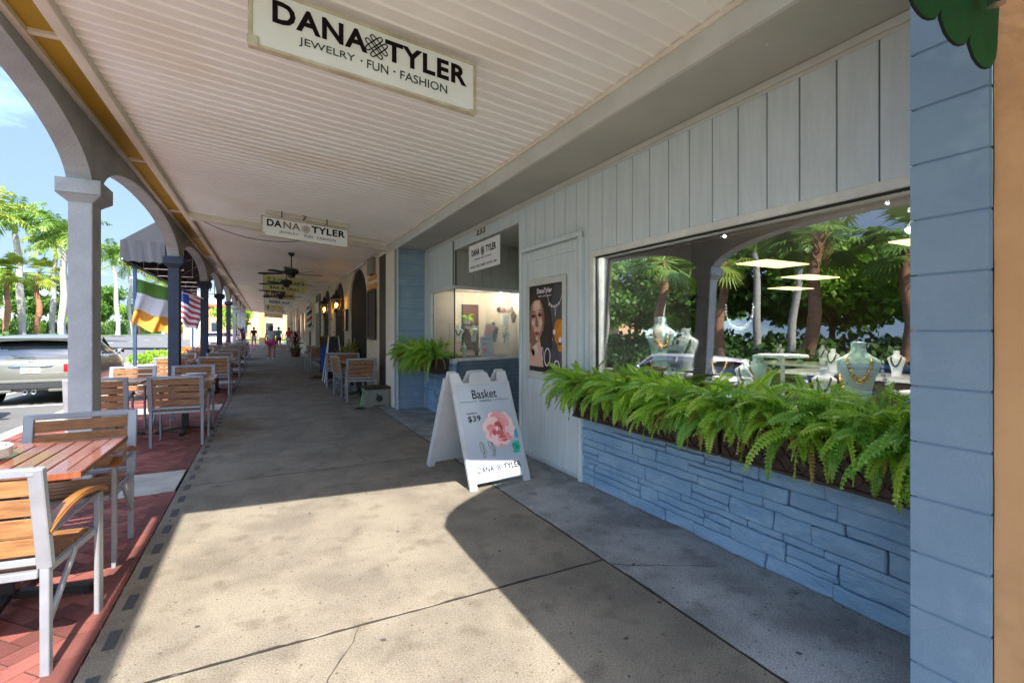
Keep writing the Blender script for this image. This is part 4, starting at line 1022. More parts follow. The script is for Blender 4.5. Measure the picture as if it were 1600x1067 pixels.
# extra chair outside the first column
def napkins(loc,label,n=3,seed=1):
    t=thing('napkin_stack',label,'napkins',loc); rr=random.Random(seed)
    for k in range(n):
        b=MB(Matrix.Translation((rr.uniform(-.05,.05),rr.uniform(-.04,.04),.006+.012*k))@Matrix.Rotation(rr.uniform(-.5,.5),4,'Z')); vs=[];
        for i in range(5):
            for j in range(5): vs.append((-.12+.06*i,-.08+.04*j,rr.uniform(0,.012)))
        b.add(vs,[(i*5+j,i*5+j+5,i*5+j+6,i*5+j+1) for i in range(4) for j in range(4)]); b.build('napkin','napkin',t,smooth='all',normals=False)
    b=MB(); b.tube([(-.1,-.1,.05),(.1,-.06,.05)],.005,5); b.build('cutlery','silver',t)
    return t
napkins((-.86,8.1,.75),'crumpled white napkins and cutlery on the second table',4,1)
for i,(y,w) in enumerate(zip(ys[1:],words[1:])): napkins((-.86,y+.95,.75),f'white napkins on the walkway side table of the {w} group',3,5+i)
t=thing('plate_stack','stack of white square plates topped with crumpled napkin on the nearest table','plates',(-1.33,3.38,.746))
for k in range(7):
    b=MB(Matrix.Rotation(R(18+3*math.sin(k)),4,'Z')); z=.007*k
    b.lathe([(0,z),(.10,z),(.17,z+.016),(.172,z+.02),(.10,z+.005),(0,z+.005)],28); b.build('plate','plate',t,smooth=True)
b=MB(); rr=random.Random(12); vs=[]
for i in range(9):
    for j in range(7): vs.append((-.13+.033*i,-.09+.03*j,.055+.018*noise.noise((i*.7,j*.7,3))+.004*rr.random()+ .01*(i==0)))
b.add(vs,[(i*7+j,i*7+j+7,i*7+j+8,i*7+j+1) for i in range(8) for j in range(6)]); b.build('napkin','napkin',t,normals=False)
# right-hand tables by the pub
dup(T1,(1.85,10.95,0),0,'slatted table with white napkin beside the pub wall, right of the walkway','slatted patio tables')
chair(1.72,10.05,R(-4),'patio chair with its back to the camera beside the tan bin, right of the walkway')
chair(1.62,11.0,R(-80),'patio chair seen side on at the near pub table')
chair(1.80,12.0,PI,'patio chair facing the camera behind the near pub table')
chair(1.66,12.85,R(-8),'patio chair with its back to the camera at the second pub table')
dup(T1,(1.85,13.6,0),0,'slatted table deeper along the pub wall','slatted patio tables')
chair(1.62,17.6,R(8),'patio chair beyond the menu stand near the red brown door')
chair(1.62,19.2,R(170),'patio chair facing the camera beyond the menu stand')
napkins((1.75,10.85,.75),'white napkin on the near pub table',2,9)
# tan bin with handle mark and hose
t=thing('tan_deck_box','tan plastic hose reel box with dark lid standing against the white pilaster','hose box',(1.85,8.98,0))
b=MB(); b.add([(-.23,-.0,0),(.23,0,0),(.23,.34,0),(-.23,.34,0),(-.215,.0,.33),(.215,0,.33),(.215,.34,.33),(-.215,.34,.33)],[(0,3,2,1),(4,5,6,7),(0,1,5,4),(1,2,6,5),(2,3,7,6),(3,0,4,7)]); b.box(-.20,-.17,-.012,0,.01,.31); b.box(.17,.20,-.012,0,.01,.31); b.build('box','tan',t,bevel=.008)
b=MB(); b.box(-.24,.24,-.02,.36,.33,.375); b.build('lid','darkbrown',t,bevel=.012)
b=MB(); b.lathe([(.0,-.005),(.06,-.005),(.06,.01),(0,.01)],18,m=Matrix.Translation((.03,-.004,.16))@Matrix.Rotation(R(90),4,'X')); b.bar((.02,-.012,.17),(-.02,-.012,.25),.03,.02,(1,0,0)); b.build('crank','black',t)
b=MB(); b.box(-.08,.12,-.006,.002,.02,.035); b.build('slot','black',t)
b=MB(); b.tube([(-.22,.05,.30),(-.27,0,.26),(-.29,-.03,.16),(-.31,-.05,.06),(-.33,-.06,.03)],.011,6); b.build('hose','hose',t,smooth='all')
b=MB(); pts=[(-.36+.06*math.cos(a*1.3)+.02*a/6,-.08+.05*math.sin(a*1.7),.02+.008*math.sin(a*2.2)) for a in [i*.4 for i in range(40)]]; b.tube(pts,.009,5); o=b.build('black_cable','black'); o.location=(1.85,8.98,0); tag(o,'tangle of black cable on the ground beside the tan hose box','cable')
# floor mat, stand, chalkboard
b=MB(); b.box(1.15,2.05,15.0,16.3,0,.014); o=b.build('door_mat','black',bevel=.004); tag(o,'dark door mat on the walkway in front of the pub door','mat')
t=thing('menu_stand','black and chrome menu stand on the dark door mat','menu stand',(1.55,15.6,0))
b=MB(); b.bar((-.02,0,.02),(-.02,0,1.1),.05,.04,(0,1,0)); b.build('post','chrome',t); b=MB(); b.box(-.25,.3,-.2,.2,.014,.05); b.build('base','black',t,bevel=.01)
b=MB(Matrix.Translation((.1,0,1.12))@Matrix.Rotation(R(-25),4,'X')); b.box(-.16,.28,-.02,.02,-.2,.12); b.build('holder','black',t,bevel=.01)
b=MB(); b.box(.1,.34,.1,.35,.0,1.0); b.build('cabinet','darkbrown',t,bevel=.01)
t=thing('chalkboard_easel','white framed folding chalkboard standing behind the pub chairs','chalkboard',(1.70,14.1,0))
for sy in (-1,1):
    b=MB()
    for sx in (-1,1): b.bar((sx*.26,sy*.28,0),(sx*.12,0,1.25),.035,.025,(1,0,0))
    b.bar((-.2,sy*.16,.5),(.2,sy*.16,.5),.03,.02); b.bar((-.13,0,1.22),(.13,0,1.22),.04,.03); b.build('frame','white',t)
b=MB(); b.add([(-.17,-.17,.56),(.17,-.17,.56),(.12,-.02,1.18),(-.12,-.02,1.18)],[(0,1,2,3)]); b.build('board','black',t)
b=MB(); rr=random.Random(3); vs=[]
for i in range(7):
    for j in range(9): vs.append((-.15+.05*i,.02*math.sin(i*1.9+j*.4),.2+.095*j))
b.add(vs,[(i*9+j,i*9+j+9,i*9+j+10,i*9+j+1) for i in range(6) for j in range(8)]); o=b.build('blue_banner','bluecloth',normals=False,smooth='all'); o.location=(1.62,14.95,0); tag(o,'furled blue cloth standing between the menu stand and the chalkboard','cloth')
# ================================================================ FERNS AND PLANTERS
def frond(b,rb,p0,az,L_,lift,droop,seed,wd=.05):
    rr=random.Random(seed); n=24; pts=[]; p=Vector(p0); el=lift; az0=az
    for i in range(n+1):
        pts.append(p.copy()); s_=L_/n; d=Vector((math.cos(az)*math.cos(el),math.sin(az)*math.cos(el),math.sin(el)))
        p=p+d*s_; el-=droop/n*(.6+.9*i/n); az+=rr.uniform(-.05,.05)
        el=max(el,-1.5)
    tw=rr.uniform(-1.1,1.1); n=n
    for i in range(1,n+1):
        a=pts[i-1]; c_=pts[min(i+1,n)]; d=(c_-a).normalized(); sd=d.cross(Vector((0,0,1)))
        if sd.length<.15: sd=Vector((-math.sin(az0),math.cos(az0),0))
        sd.normalize(); up=sd.cross(d); sd2=sd*math.cos(tw)+up*math.sin(tw); up=sd2.cross(d)
        t=i/n; w=wd*min(1,.35+t*3)*(1-t)**.55*(1 if t<.98 else .5)+.004; h=L_/n*.50
        for s_ in (-1,1):
            q=pts[i]; tip=q+sd2*s_*w+d*w*.28+up*rr.uniform(-.012,.004)
            mid=q+sd2*s_*w*.5
            b.v+=[q-d*h*.5,mid-d*h*.95+up*.003,tip,mid+d*h*.85+up*.003+d*w*.12,q+d*h*.5]
            o=len(b.v)-5; b.f.append((o,o+1,o+2,o+3,o+4))
    rb.tube(pts[::3]+[pts[-1]],[.0022]*len(pts[::3])+[.0008],4,False)
def fern(name,label,c,n,Lr,seed,xr=.1,yr=.25,group=None,dirx=None):
    rr=random.Random(seed); t=thing(name,label,'fern',c,0,group)
    b,b2,rb=MB(),MB(),MB()
    for k in range(n):
        px=rr.uniform(-xr,xr); py=rr.uniform(-yr,yr)
        az=rr.uniform(0,2*PI)
        if rr.random()<.72: az=PI+rr.uniform(-1.15,1.15)
        az=math.atan2(math.sin(az),math.cos(az)) if (px>0 and False) else az
        L_=rr.uniform(*Lr)*(.75 if abs(math.atan2(math.sin(az),math.cos(az)))<1.2 else 1)
        up_=rr.random()<.22; frond(b if rr.random()<.62 else b2,rb,(px,py,-.05),az if not up_ else rr.uniform(0,6.28),L_*(.8 if up_ else 1),rr.uniform(.9,1.35) if up_ else rr.uniform(.1,1.15),rr.uniform(.4,1.3) if up_ else rr.uniform(.9,2.5),rr.random(),rr.uniform(.046,.068))
    b3=MB()
    for k in range(7): frond(b3,rb,(rr.uniform(-xr,xr),rr.uniform(-yr,yr),-.05),PI+rr.uniform(-1.3,1.3),rr.uniform(*Lr)*.9,rr.uniform(.1,1.0),rr.uniform(1.8,2.9),rr.random(),.03)
    b3.build('dry_fronds','drypale',t,normals=False)
    b.build('fronds','fern',t,normals=False); b2.build('deep_fronds','ferndk',t,normals=False); rb.build('stalks','rachis',t,normals=False)  # a random share of the fronds gets the deeper green
    return t
pl=thing('window_planter','long dark brown lattice planter hanging under the large display window','planter',(2.55,2.3,.62))
def lattice(b,y0,y1,z0,z1,x):
    st=.085; k=y0-(z1-z0)
    while k<y1:
        for sgn in (1,-1):
            a=(k,z0) if sgn==1 else (k,z1); c_=(k+(z1-z0),z1) if sgn==1 else (k+(z1-z0),z0)
            # clip to range
            pa,pc=list(a),list(c_); sl_=(pc[1]-pa[1])/(pc[0]-pa[0])
            if pa[0]<y0: pa[1]+=sl_*(y0-pa[0]); pa[0]=y0
            if pc[0]>y1: pc[1]-=sl_*(pc[0]-y1); pc[0]=y1
            if pc[0]-pa[0]>.01: b.bar((x,pa[0],pa[1]),(x,pc[0],pc[1]),.008,.010,(1,0,0))
        k+=st
for i,(y0,y1) in enumerate(((.92,2.02),(2.05,3.60))):
    b=MB(Matrix.Translation((-2.55,-2.3,-.62))); b.box(2.47,2.615,y0,y1,.635,.84); b.box(2.455,2.62,y0,y1,.84,.862); b.box(2.458,2.47,y0,y1,.635,.655); b.build('trough','planter',pl,bevel=.004)
    b=MB(Matrix.Translation((-2.55,-2.3,-.62))); lattice(b,y0+.02,y1-.02,.657,.838,2.465); b.build('lattice','planter',pl)
b=MB(Matrix.Translation((-2.55,-2.3,-.62))); b.box(2.48,2.61,.94,3.58,.82,.845); b.build('soil','soil',pl)
fl_=[(1.08,'bright green fern at the right end of the window planter, next to the blue pillar',.58),(1.50,'second fern from the blue pillar in the window planter',.58),(1.95,'third fern from the blue pillar, in the middle of the window planter',.54),(2.42,'fourth fern from the blue pillar in the window planter',.52),(2.90,'fifth fern from the blue pillar in the window planter',.52),(3.40,'bright green fern at the left end of the window planter, below the portrait poster',.56)]
for i,(y,l,ln) in enumerate(fl_): fern('fern',l,(2.52,y,.93),88,(.30,ln-.08),100+i,.07,.22,'ferns in the window planter')
pl2=thing('corner_planter','dark planter below the corner display window hidden by ferns','planter',(2.5,7.9,.72))
b=MB(); b.box(-.10,.13,-.62,.62,0,.24); b.build('trough','planter',pl2,bevel=.006); b=MB(); b.box(-.08,.11,-.6,.6,.21,.245); b.build('soil','soil',pl2)
for i,(y,l) in enumerate(((7.45,'dark green fern at the right end of the corner planter'),(7.9,'dark green fern in the middle of the corner planter'),(8.35,'dark green fern against the end block wall'))):
    fern('fern',l,(2.40,y,1.0),85,(.4,.62),200+i,.12,.28,'ferns in the corner planter')
# ================================================================ SHOP DISPLAY
def bust(loc,rz,label,m_,h=.38,tilt=0):
    t=thing('necklace_bust',label,'display bust',loc,rz); t.rotation_euler=(0,tilt,rz)
    prof=[(0,0),(.10,0),(.095,.02),(.09,.06),(.105,.13),(.135,.20),(.165,.265),(.155,.29),(.10,.315),(.062,.335),(.055,.36),(.058,.40),(.0,.405)]
    s_=h/.405
    bb=MB()
    for i in range(19):
        a=-PI*.92+PI*.84*i/18; rr_=(.075+.05*abs(math.sin(a)))*s_*.8; zz=(.30-.14*abs(math.sin(a))**3)*s_
        bb.ball((rr_*math.cos(a)*.9,rr_*math.sin(a)*.75-.012,zz),(.006+.005*abs(math.sin(a)))*s_*1.4,5)
    bb.build('necklace','gold' if m_!='bustw' else 'bustb',t,smooth='all')
    b=MB(); b.lathe([(r*s_*.72,z*s_) for r,z in prof],22,sy=.5); b.build('form',m_,t,smooth=True)
    return t
def necklace(loc,rz,label,m_='gold',r=.09,n=22,br=.008):
    t=thing('bead_necklace',label,'necklace',loc,rz); b=MB()
    for i in range(n):
        a=PI*(1.15)*(i/(n-1))-PI*1.075; b.ball((r*math.cos(a),-.02,r*1.5*math.sin(a)),br*(1+.6*math.sin(PI*i/(n-1))),5)
    b.build('beads',m_,t,smooth='all'); return t
def stand(loc,label,w=.16,h=.2,m_='silver'):
    t=thing('earring_stand',label,'earring stand',loc,rr2.uniform(-.5,.5)); b=MB(); b.lathe([(.05,0),(.05,.01),(.006,.015),(.006,h)],12); b.build('post',m_,t); b=MB(); b.bar((-w/2,0,h),(w/2,0,h),.012,.012); b.bar((-w/2,0,h*.7),(w/2,0,h*.7),.012,.008); b.build('bar',m_,t)
    for k in range(4):
        b=MB(); x=-w/2+w*k/3; b.ribbon(circle(x,h-.035,.012,12),.006,True,m=Matrix.Rotation(R(90),4,'X')); b.build('earring','gold',t,normals=False)
    return t
rr2=random.Random(31)
X1=2.98
bust((X1,3.05,1.10),-.6,'pale sea glass bust with draped scarf near the left end of the window','bust',.42); bust((X1+.05,2.82,1.08),-1.2,'white scarf draped bust beside the sea glass one','bustw',.34)
bust((X1,1.52,.98),-1.0,'large sea glass bust at the right of the window','bust',.36); bust((X1+.3,1.22,.95),-1.4,'white angled bust near the blue pillar in the window','bustw',.3)
bust((X1,2.14,.90),-.8,'sea glass bust low in the middle of the window','bust',.34); bust((X1+.35,1.75,.9),-1.2,'black bust deeper in the middle of the window','bustb',.3)
for i,(x,y,z,l) in enumerate(((X1-.1,1.95,1.02,'gold bead necklace hanging in the middle of the window'),(X1,2.28,1.55,'silver bead necklace hanging high in the window'),(X1-.15,1.62,1.1,'gold ring necklace above the right ferns'),(X1,1.3,1.2,'silver necklace on the right side of the window'))): necklace((x,y,z),-1.2,l,'gold' if i%2==0 else 'silver')
for i,(x,y,l) in enumerate(((X1-.15,1.85,'earring stand in the middle of the window'),(X1-.1,1.68,'earring stand left of the large sea glass bust'),(X1-.1,2.35,'earring stand under the hanging silver necklace'),(X1+.1,2.62,'earring stand right of the BOGO card'),(X1-.1,1.35,'earring stand between the right hand busts'))): stand((x,y,.66),l,h=.34)
for i,(y,m_,h,l) in enumerate(((3.35,'bustb',.3,'black bust at the far left corner of the large window'),(2.5,'bustw',.26,'small white bust right of the sale card'),(1.85,'bustw',.24,'small white bust left of the large sea glass bust'),(1.12,'bust',.26,'sea glass bust against the blue pillar side of the window'),(2.65,'bustb',.34,'tall black bust behind the sale card'))): bust((X1+.25+.1*(i%2),y,.92),-1.1,l,m_,h)
for i,(y,z,l) in enumerate(((3.2,.98,'small dark jewelry box at the left of the window'),(2.5,.80,'small dark jewelry box in mid window'),(2.0,.80,'low dark jewelry box beside the pedestal riser'),(1.5,.80,'low dark jewelry box under the large bust'),(1.15,.80,'low dark jewelry box near the blue pillar'))):
    t=thing('jewelry_box',l,'box',(X1+.3,y,z)); b=MB(); b.box(-.1,.1,-.13,.13,-.14,.08); b.build('body','darkbrown',t,bevel=.01); b=MB(); b.box(-.08,.08,-.11,.11,.08,.1); b.build('cushion','bustw',t,bevel=.008)
b=MB(frame((X1-.1,2.88,.93),(-.1,-1,0),(0,0,1))); b.box(0,.19,0,.36,-.01,0); t=thing('sale_card','pale blue BOGO sale card standing in the display window','sale card',(0,0,0)); b.build('card','paper',t)
m=frame((X1-.1,2.88,.93),(-.1,-1,0),(0,0,1))@Matrix.Translation((0,0,.002)); b=MB(m); b.text('BOGO',Matrix.Translation((.095,.30,0)),width=.14,height=.035,off=.02); b.text('AS',Matrix.Translation((.095,.25,0)),width=.05,height=.025); b.text('GOOD',Matrix.Translation((.095,.20,0)),width=.12,height=.03); b.text('AS',Matrix.Translation((.095,.16,0)),width=.05,height=.02); b.text('IT GETS',Matrix.Translation((.095,.11,0)),width=.12,height=.02); b.build('lettering','inkg',t,normals=False)
t=thing('table_riser','round white pedestal riser in the middle of the window','riser',(X1+.05,2.0,.66)); b=MB(); b.lathe([(.08,0),(.08,.01),(.012,.03),(.012,.55),(.02,.56),(.15,.57),(.15,.585),(0,.585)],20); b.build('top','white',t,smooth=True)
def tracklight(loc,rz,label):
    t=thing('track_light',label,'spotlight',loc,rz,'track lights under the shop ceiling')
    b=MB(); b.box(-.03,.03,-.03,.03,.12,.16); b.tube([(0,0,.12),(0,0,.04)],.012,6); b.build('mount','white',t)
    b=MB(); b.lathe([(0,.10),(.03,.09),(.035,.02),(.055,-.06),(.05,-.06)],14,m=Matrix.Rotation(R(35),4,'Y')); b.build('head','white',t,smooth=True)
    b=MB(); b.lathe([(0,-.050),(.042,-.052)],14,m=Matrix.Rotation(R(35),4,'Y')); b.build('lens','spotlit',t); return t
for i,(x,y,l) in enumerate(((3.5,1.55,'track light glowing nearest the blue pillar'),(3.5,2.15,'second track light from the blue pillar'),(3.5,2.8,'third track light from the blue pillar'),(3.5,3.4,'fourth track light from the blue pillar'),(3.5,4.1,'farthest track light behind the left end of the window'),(5.2,2.2,'track light deeper in the shop'))): tracklight((x,y,2.35),0,l)
for (x,y,w,l) in ((4.3,1.2,1.1,'dark display counter with violet glow at the right inside the shop'),(5.2,2.6,1.4,'dark display counter deep inside the shop'),(6.3,3.8,1.2,'dark display counter at the back of the shop')):
    t=thing('display_counter',l,'counter',(x,y,0)); b=MB(); b.box(-.3,.3,-w/2,w/2,0,.95); b.build('body','shopfloor',t,bevel=.01); b=MB(); b.box(-.32,.32,-w/2-.02,w/2+.02,.95,.98); b.build('counter_top','white',t,bevel=.004)
    if x<5: b=MB(); b.box(-.315,-.302,-w/2,w/2,.90,.912); b.build('light_strip','violet',t)
    for k in range(4): bust((x,y-w/2+.15+k*.28,.98),rr2.uniform(-2,-1),['rightmost','second','third','leftmost'][k]+' small '+('white' if k%2 else 'black')+' bust on the '+l.split(' counter')[0].replace('dark ','')+' counter '+{4.3:'with violet glow',5.2:'deep inside',6.3:'at the back'}[x],'bustw' if k%2 else 'bustb',.24)
# corner display: busts, shelves, plant, pictures, cards
for i,(x,y,z,m_,h,l) in enumerate(((2.95,7.72,1.22,'bustw',.28,'white bust left of center in the corner window'),(3.10,7.9,1.26,'bustb',.26,'black bust behind the white one in the corner window'),(3.28,7.85,1.22,'bust',.28,'sea glass bust behind the tilted card in the corner window'),(3.72,7.95,1.20,'bustb',.36,'tall black bust on the glass shelf in the corner window'),(4.05,8.1,1.16,'bustw',.30,'white bust on the right hand glass shelf'),(3.0,7.6,.96,'bust',.24,'low sea glass bust in the corner window'),(3.3,7.75,.96,'bustb',.18,'low black bust in the corner window'),(4.15,8.0,1.55,'bustb',.22,'black bust on the top right glass shelf'))):
    bust((x,y,z),-.5-.2*i%1.2,l,m_,h)
for i,(x,z,w,l) in enumerate(((3.05,1.20,.5,'left glass shelf in the corner window'),(3.05,1.52,.4,'upper left glass shelf in the corner window'),(3.95,1.17,.75,'right glass shelf in the corner window'),(4.05,1.50,.55,'upper right glass shelf in the corner window'))):
    t=thing('glass_shelf',l,'shelf',(x,8.0,z)); b=MB(); b.box(-w/2,w/2,-.12,.12,-.006,0); b.build('board','shelfglass',t)
    for sx in (-1,1): b=MB(); b.tube([(sx*w/2,-.1,0),(sx*w/2,-.1,-.26)],.005,5); b.build('post','black',t)
def picture(loc,w,h,label,m_='phamber'):
    t=thing('framed_picture',label,'picture',loc); b=MB(); b.box(0,w,-.03,0,0,h); b.build('frame','darkbrown',t,bevel=.006); b=MB(); b.box(.03,w-.03,-.034,-.031,.03,h-.03); b.build('print',m_,t); return t
picture((3.3,8.49,1.50),.34,.40,'dark framed picture on the beige wall of the corner window','terracotta'); picture((3.3,8.49,1.06),.34,.38,'lower dark framed picture on the beige wall','shopfloor')
t=thing('small_card','tilted white card with pink print leaning in the corner window','card',(3.36,7.62,1.22),.15); b=MB(Matrix.Rotation(R(12),4,'Y')); b.box(0,.17,-.01,0,0,.32); b.build('card','paper',t); b=MB(Matrix.Rotation(R(12),4,'Y')); b.box(.03,.14,-.012,-.0105,.12,.29); b.build('print','pinkp',t)
t=thing('price_card','white sale card with pink block at the foot of the corner window','card',(3.26,7.46,.96),.2); b=MB(Matrix.Rotation(R(-10),4,'X')); b.box(0,.27,-.01,0,0,.34); b.build('card','paper',t)
b=MB(Matrix.Rotation(R(-10),4,'X')); b.box(.04,.13,-.012,-.0105,.07,.15); b.build('print','pinkd',t); b=MB(frame((0,-.013,0),(1,0,0),(0,.17,.98))); b.text('JEWELRY SALE',Matrix.Translation((.135,.30,.004)),width=.2,height=.025,off=.01); b.text('BUY 2',Matrix.Translation((.09,.22,.004)),width=.09,height=.03,off=.01); b.build('lettering','ink',t,normals=False)
t=thing('potted_plant','small bright green plant in white pot on the upper left glass shelf','plant',(3.22,8.0,1.52)); b=MB(); b.lathe([(0,0),(.045,0),(.06,.09),(.05,.09)],14); b.build('pot','white',t,smooth=True)
b,rb=MB(),MB()
for k in range(26): frond(b,rb,(0,0,.09),rr2.uniform(0,6.28),rr2.uniform(.10,.17),rr2.uniform(.2,1.3),1.8,k,.02)
b.build('leaves','fern',t,normals=False)
t=thing('flower_vase','white vase of peach paper flowers on the right glass shelf','vase',(4.0,8.05,1.50)); b=MB(); b.box(-.07,.07,-.05,.05,0,.2); b.build('vase','bustw',t,bevel=.01)
for k in range(5): b=MB(); b.ball((rr2.uniform(-.12,.12),rr2.uniform(-.05,.05),.28+.05*rr2.random()),.06,6); b.build('flower',['phskin','pinkl','phdark'][k%3],t,smooth='all')
# ================================================================ RESTAURANT AWNING, FLAGS
aw=thing('restaurant_awning','long navy canvas awning over the kerb beyond the second column','awning',(-1.65,11.6,2.7))
AL=11.6; sec=[(0,1.02),(-.78,.44),(-.80,.05)]
b=MB(); vs=[]
for x,z in sec: vs+=[(x,0,z),(x,AL,z)]
b.add(vs,[(0,1,3,2),(2,3,5,4)]); b.build('canopy','canvasgrey',aw,normals=False)
b=MB(); b.add([(0,0,1.02),(-.78,0,.44),(0,0,.40)],[(0,1,2)]); b.build('end_panel','canvasgrey',aw,normals=False)
b=MB(); vs=[];n=14
for i in range(n+1):
    x=-.80+.80*i/n; vs+=[(x,-.004+.012*math.sin(i*1.9),.44),(x,-.01+.02*math.sin(i*1.3+.5),.04+.012*math.sin(i*2.2))]
b.add(vs,[(2*i,2*i+1,2*i+3,2*i+2) for i in range(n)]); b.build('end_valance','canvasgrey',aw,normals=False)
b=MB(); b.add([(0,.02,.98),(-.76,.02,.42),(-.76,AL,.42),(0,AL,.98)],[(0,1,2,3)]); b.build('lining','canvasdark',aw,normals=False)
b=MB()
for k in range(8):
    y=.15+k*1.6; b.tube([(0,y,.1),(-.76,y,.1)],.015,6); b.tube([(0,y,.93),(-.76,y,.38)],.015,6); b.tube([(-.76,y,.1),(-.76,y,.4)],.015,6); b.tube([(-.02,y,.1),(-.02,y,.95)],.015,6)
b.tube([(-.77,0,.08),(-.77,AL,.08)],.015,6); b.build('frame_tube','silver',aw)
for k in range(3):
    b=MB(); b.box(-.80,-.74,1.0+4.6*k,1.06+4.6*k,-2.85,.1); b.build('post','steelblue',aw)
sg=thing('string_lights','row of small bulbs hanging under the edge of the navy awning','string lights',(-2.43,11.6,2.72))
b=MB(); b.tube([(0,0,0),(0,11.6,0)],.006,5); b.build('cable','black',sg)
for k in range(38):
    b=MB(); b.ball((0,.15+.30*k,-.045),.022,6); b.build('bulb','signtan',sg,smooth='all')
def flag(name,label,loc,w,h,bands,rz,fold=.07,seed=0,lean=.0,n=34,mcount=24):
    t=thing(name,label,'flag',loc,rz); rr=random.Random(seed)
    grid=[]
    for i in range(n+1):
        u=i/n; row=[]
        for j in range(mcount+1):
            v=j/mcount
            f_=math.sin(u*11+v*3+seed)*fold*(.35+v)+math.sin(u*23+v*5)*fold*.35*v
            x=u*w*(1-.12*v)+.04*math.sin(v*4); z=-v*h-lean*u*w+.04*math.sin(u*9)*v
            row.append((x,f_,z))
        grid.append(row)
    for (name_,m_,v0,v1,u0,u1) in bands:
        b=MB(); j0,j1=int(v0*mcount+.5),int(v1*mcount+.5); i0,i1=int(u0*n+.5),int(u1*n+.5); vs=[grid[i][j] for i in range(i0,i1+1) for j in range(j0,j1+1)]; k=j1-j0+1
        b.add(vs,[(i*k+j,(i+1)*k+j,(i+1)*k+j+1,i*k+j+1) for i in range(i1-i0) for j in range(k-1)]); b.build(name_,m_,t,normals=False,smooth='all')
    return t
t=flag('tricolour_flag','green white and orange flag hanging in folds below the navy awning',(-2.45,12.6,2.5),.72,.98,[('green_stripe','flaggreen',0,.30,0,1),('white_stripe','flagwhite',.30,.66,0,1),('orange_stripe','flagorange',.66,1,0,1)],R(15),seed=2,lean=.28)
b=MB(); b.tube([(-.05,0,.02),(1.3,.25,-.35)],.014,6); b.build('pole','white',t)
bd=[('red_stripe','flagred',k/12,(k+1)/12,0,1) if k%2==0 else ('white_stripe','flagwhite',k/12,(k+1)/12,0,1) for k in range(5,12)]+[('red_stripe','flagred',k/12,(k+1)/12,.45,1) if k%2==0 else ('white_stripe','flagwhite',k/12,(k+1)/12,.45,1) for k in range(0,5)]+[('blue_canton','flagblue',0,5/12,0,.45)]
t=flag('striped_flag','red and white striped flag hanging between the second and third columns',(-2.6,19.5,2.9),.72,1.15,bd,R(25),seed=5,lean=.5)
b=MB(); b.tube([(-.05,0,.05),(1.0,.3,-.5)],.014,6); b.build('pole','white',t)
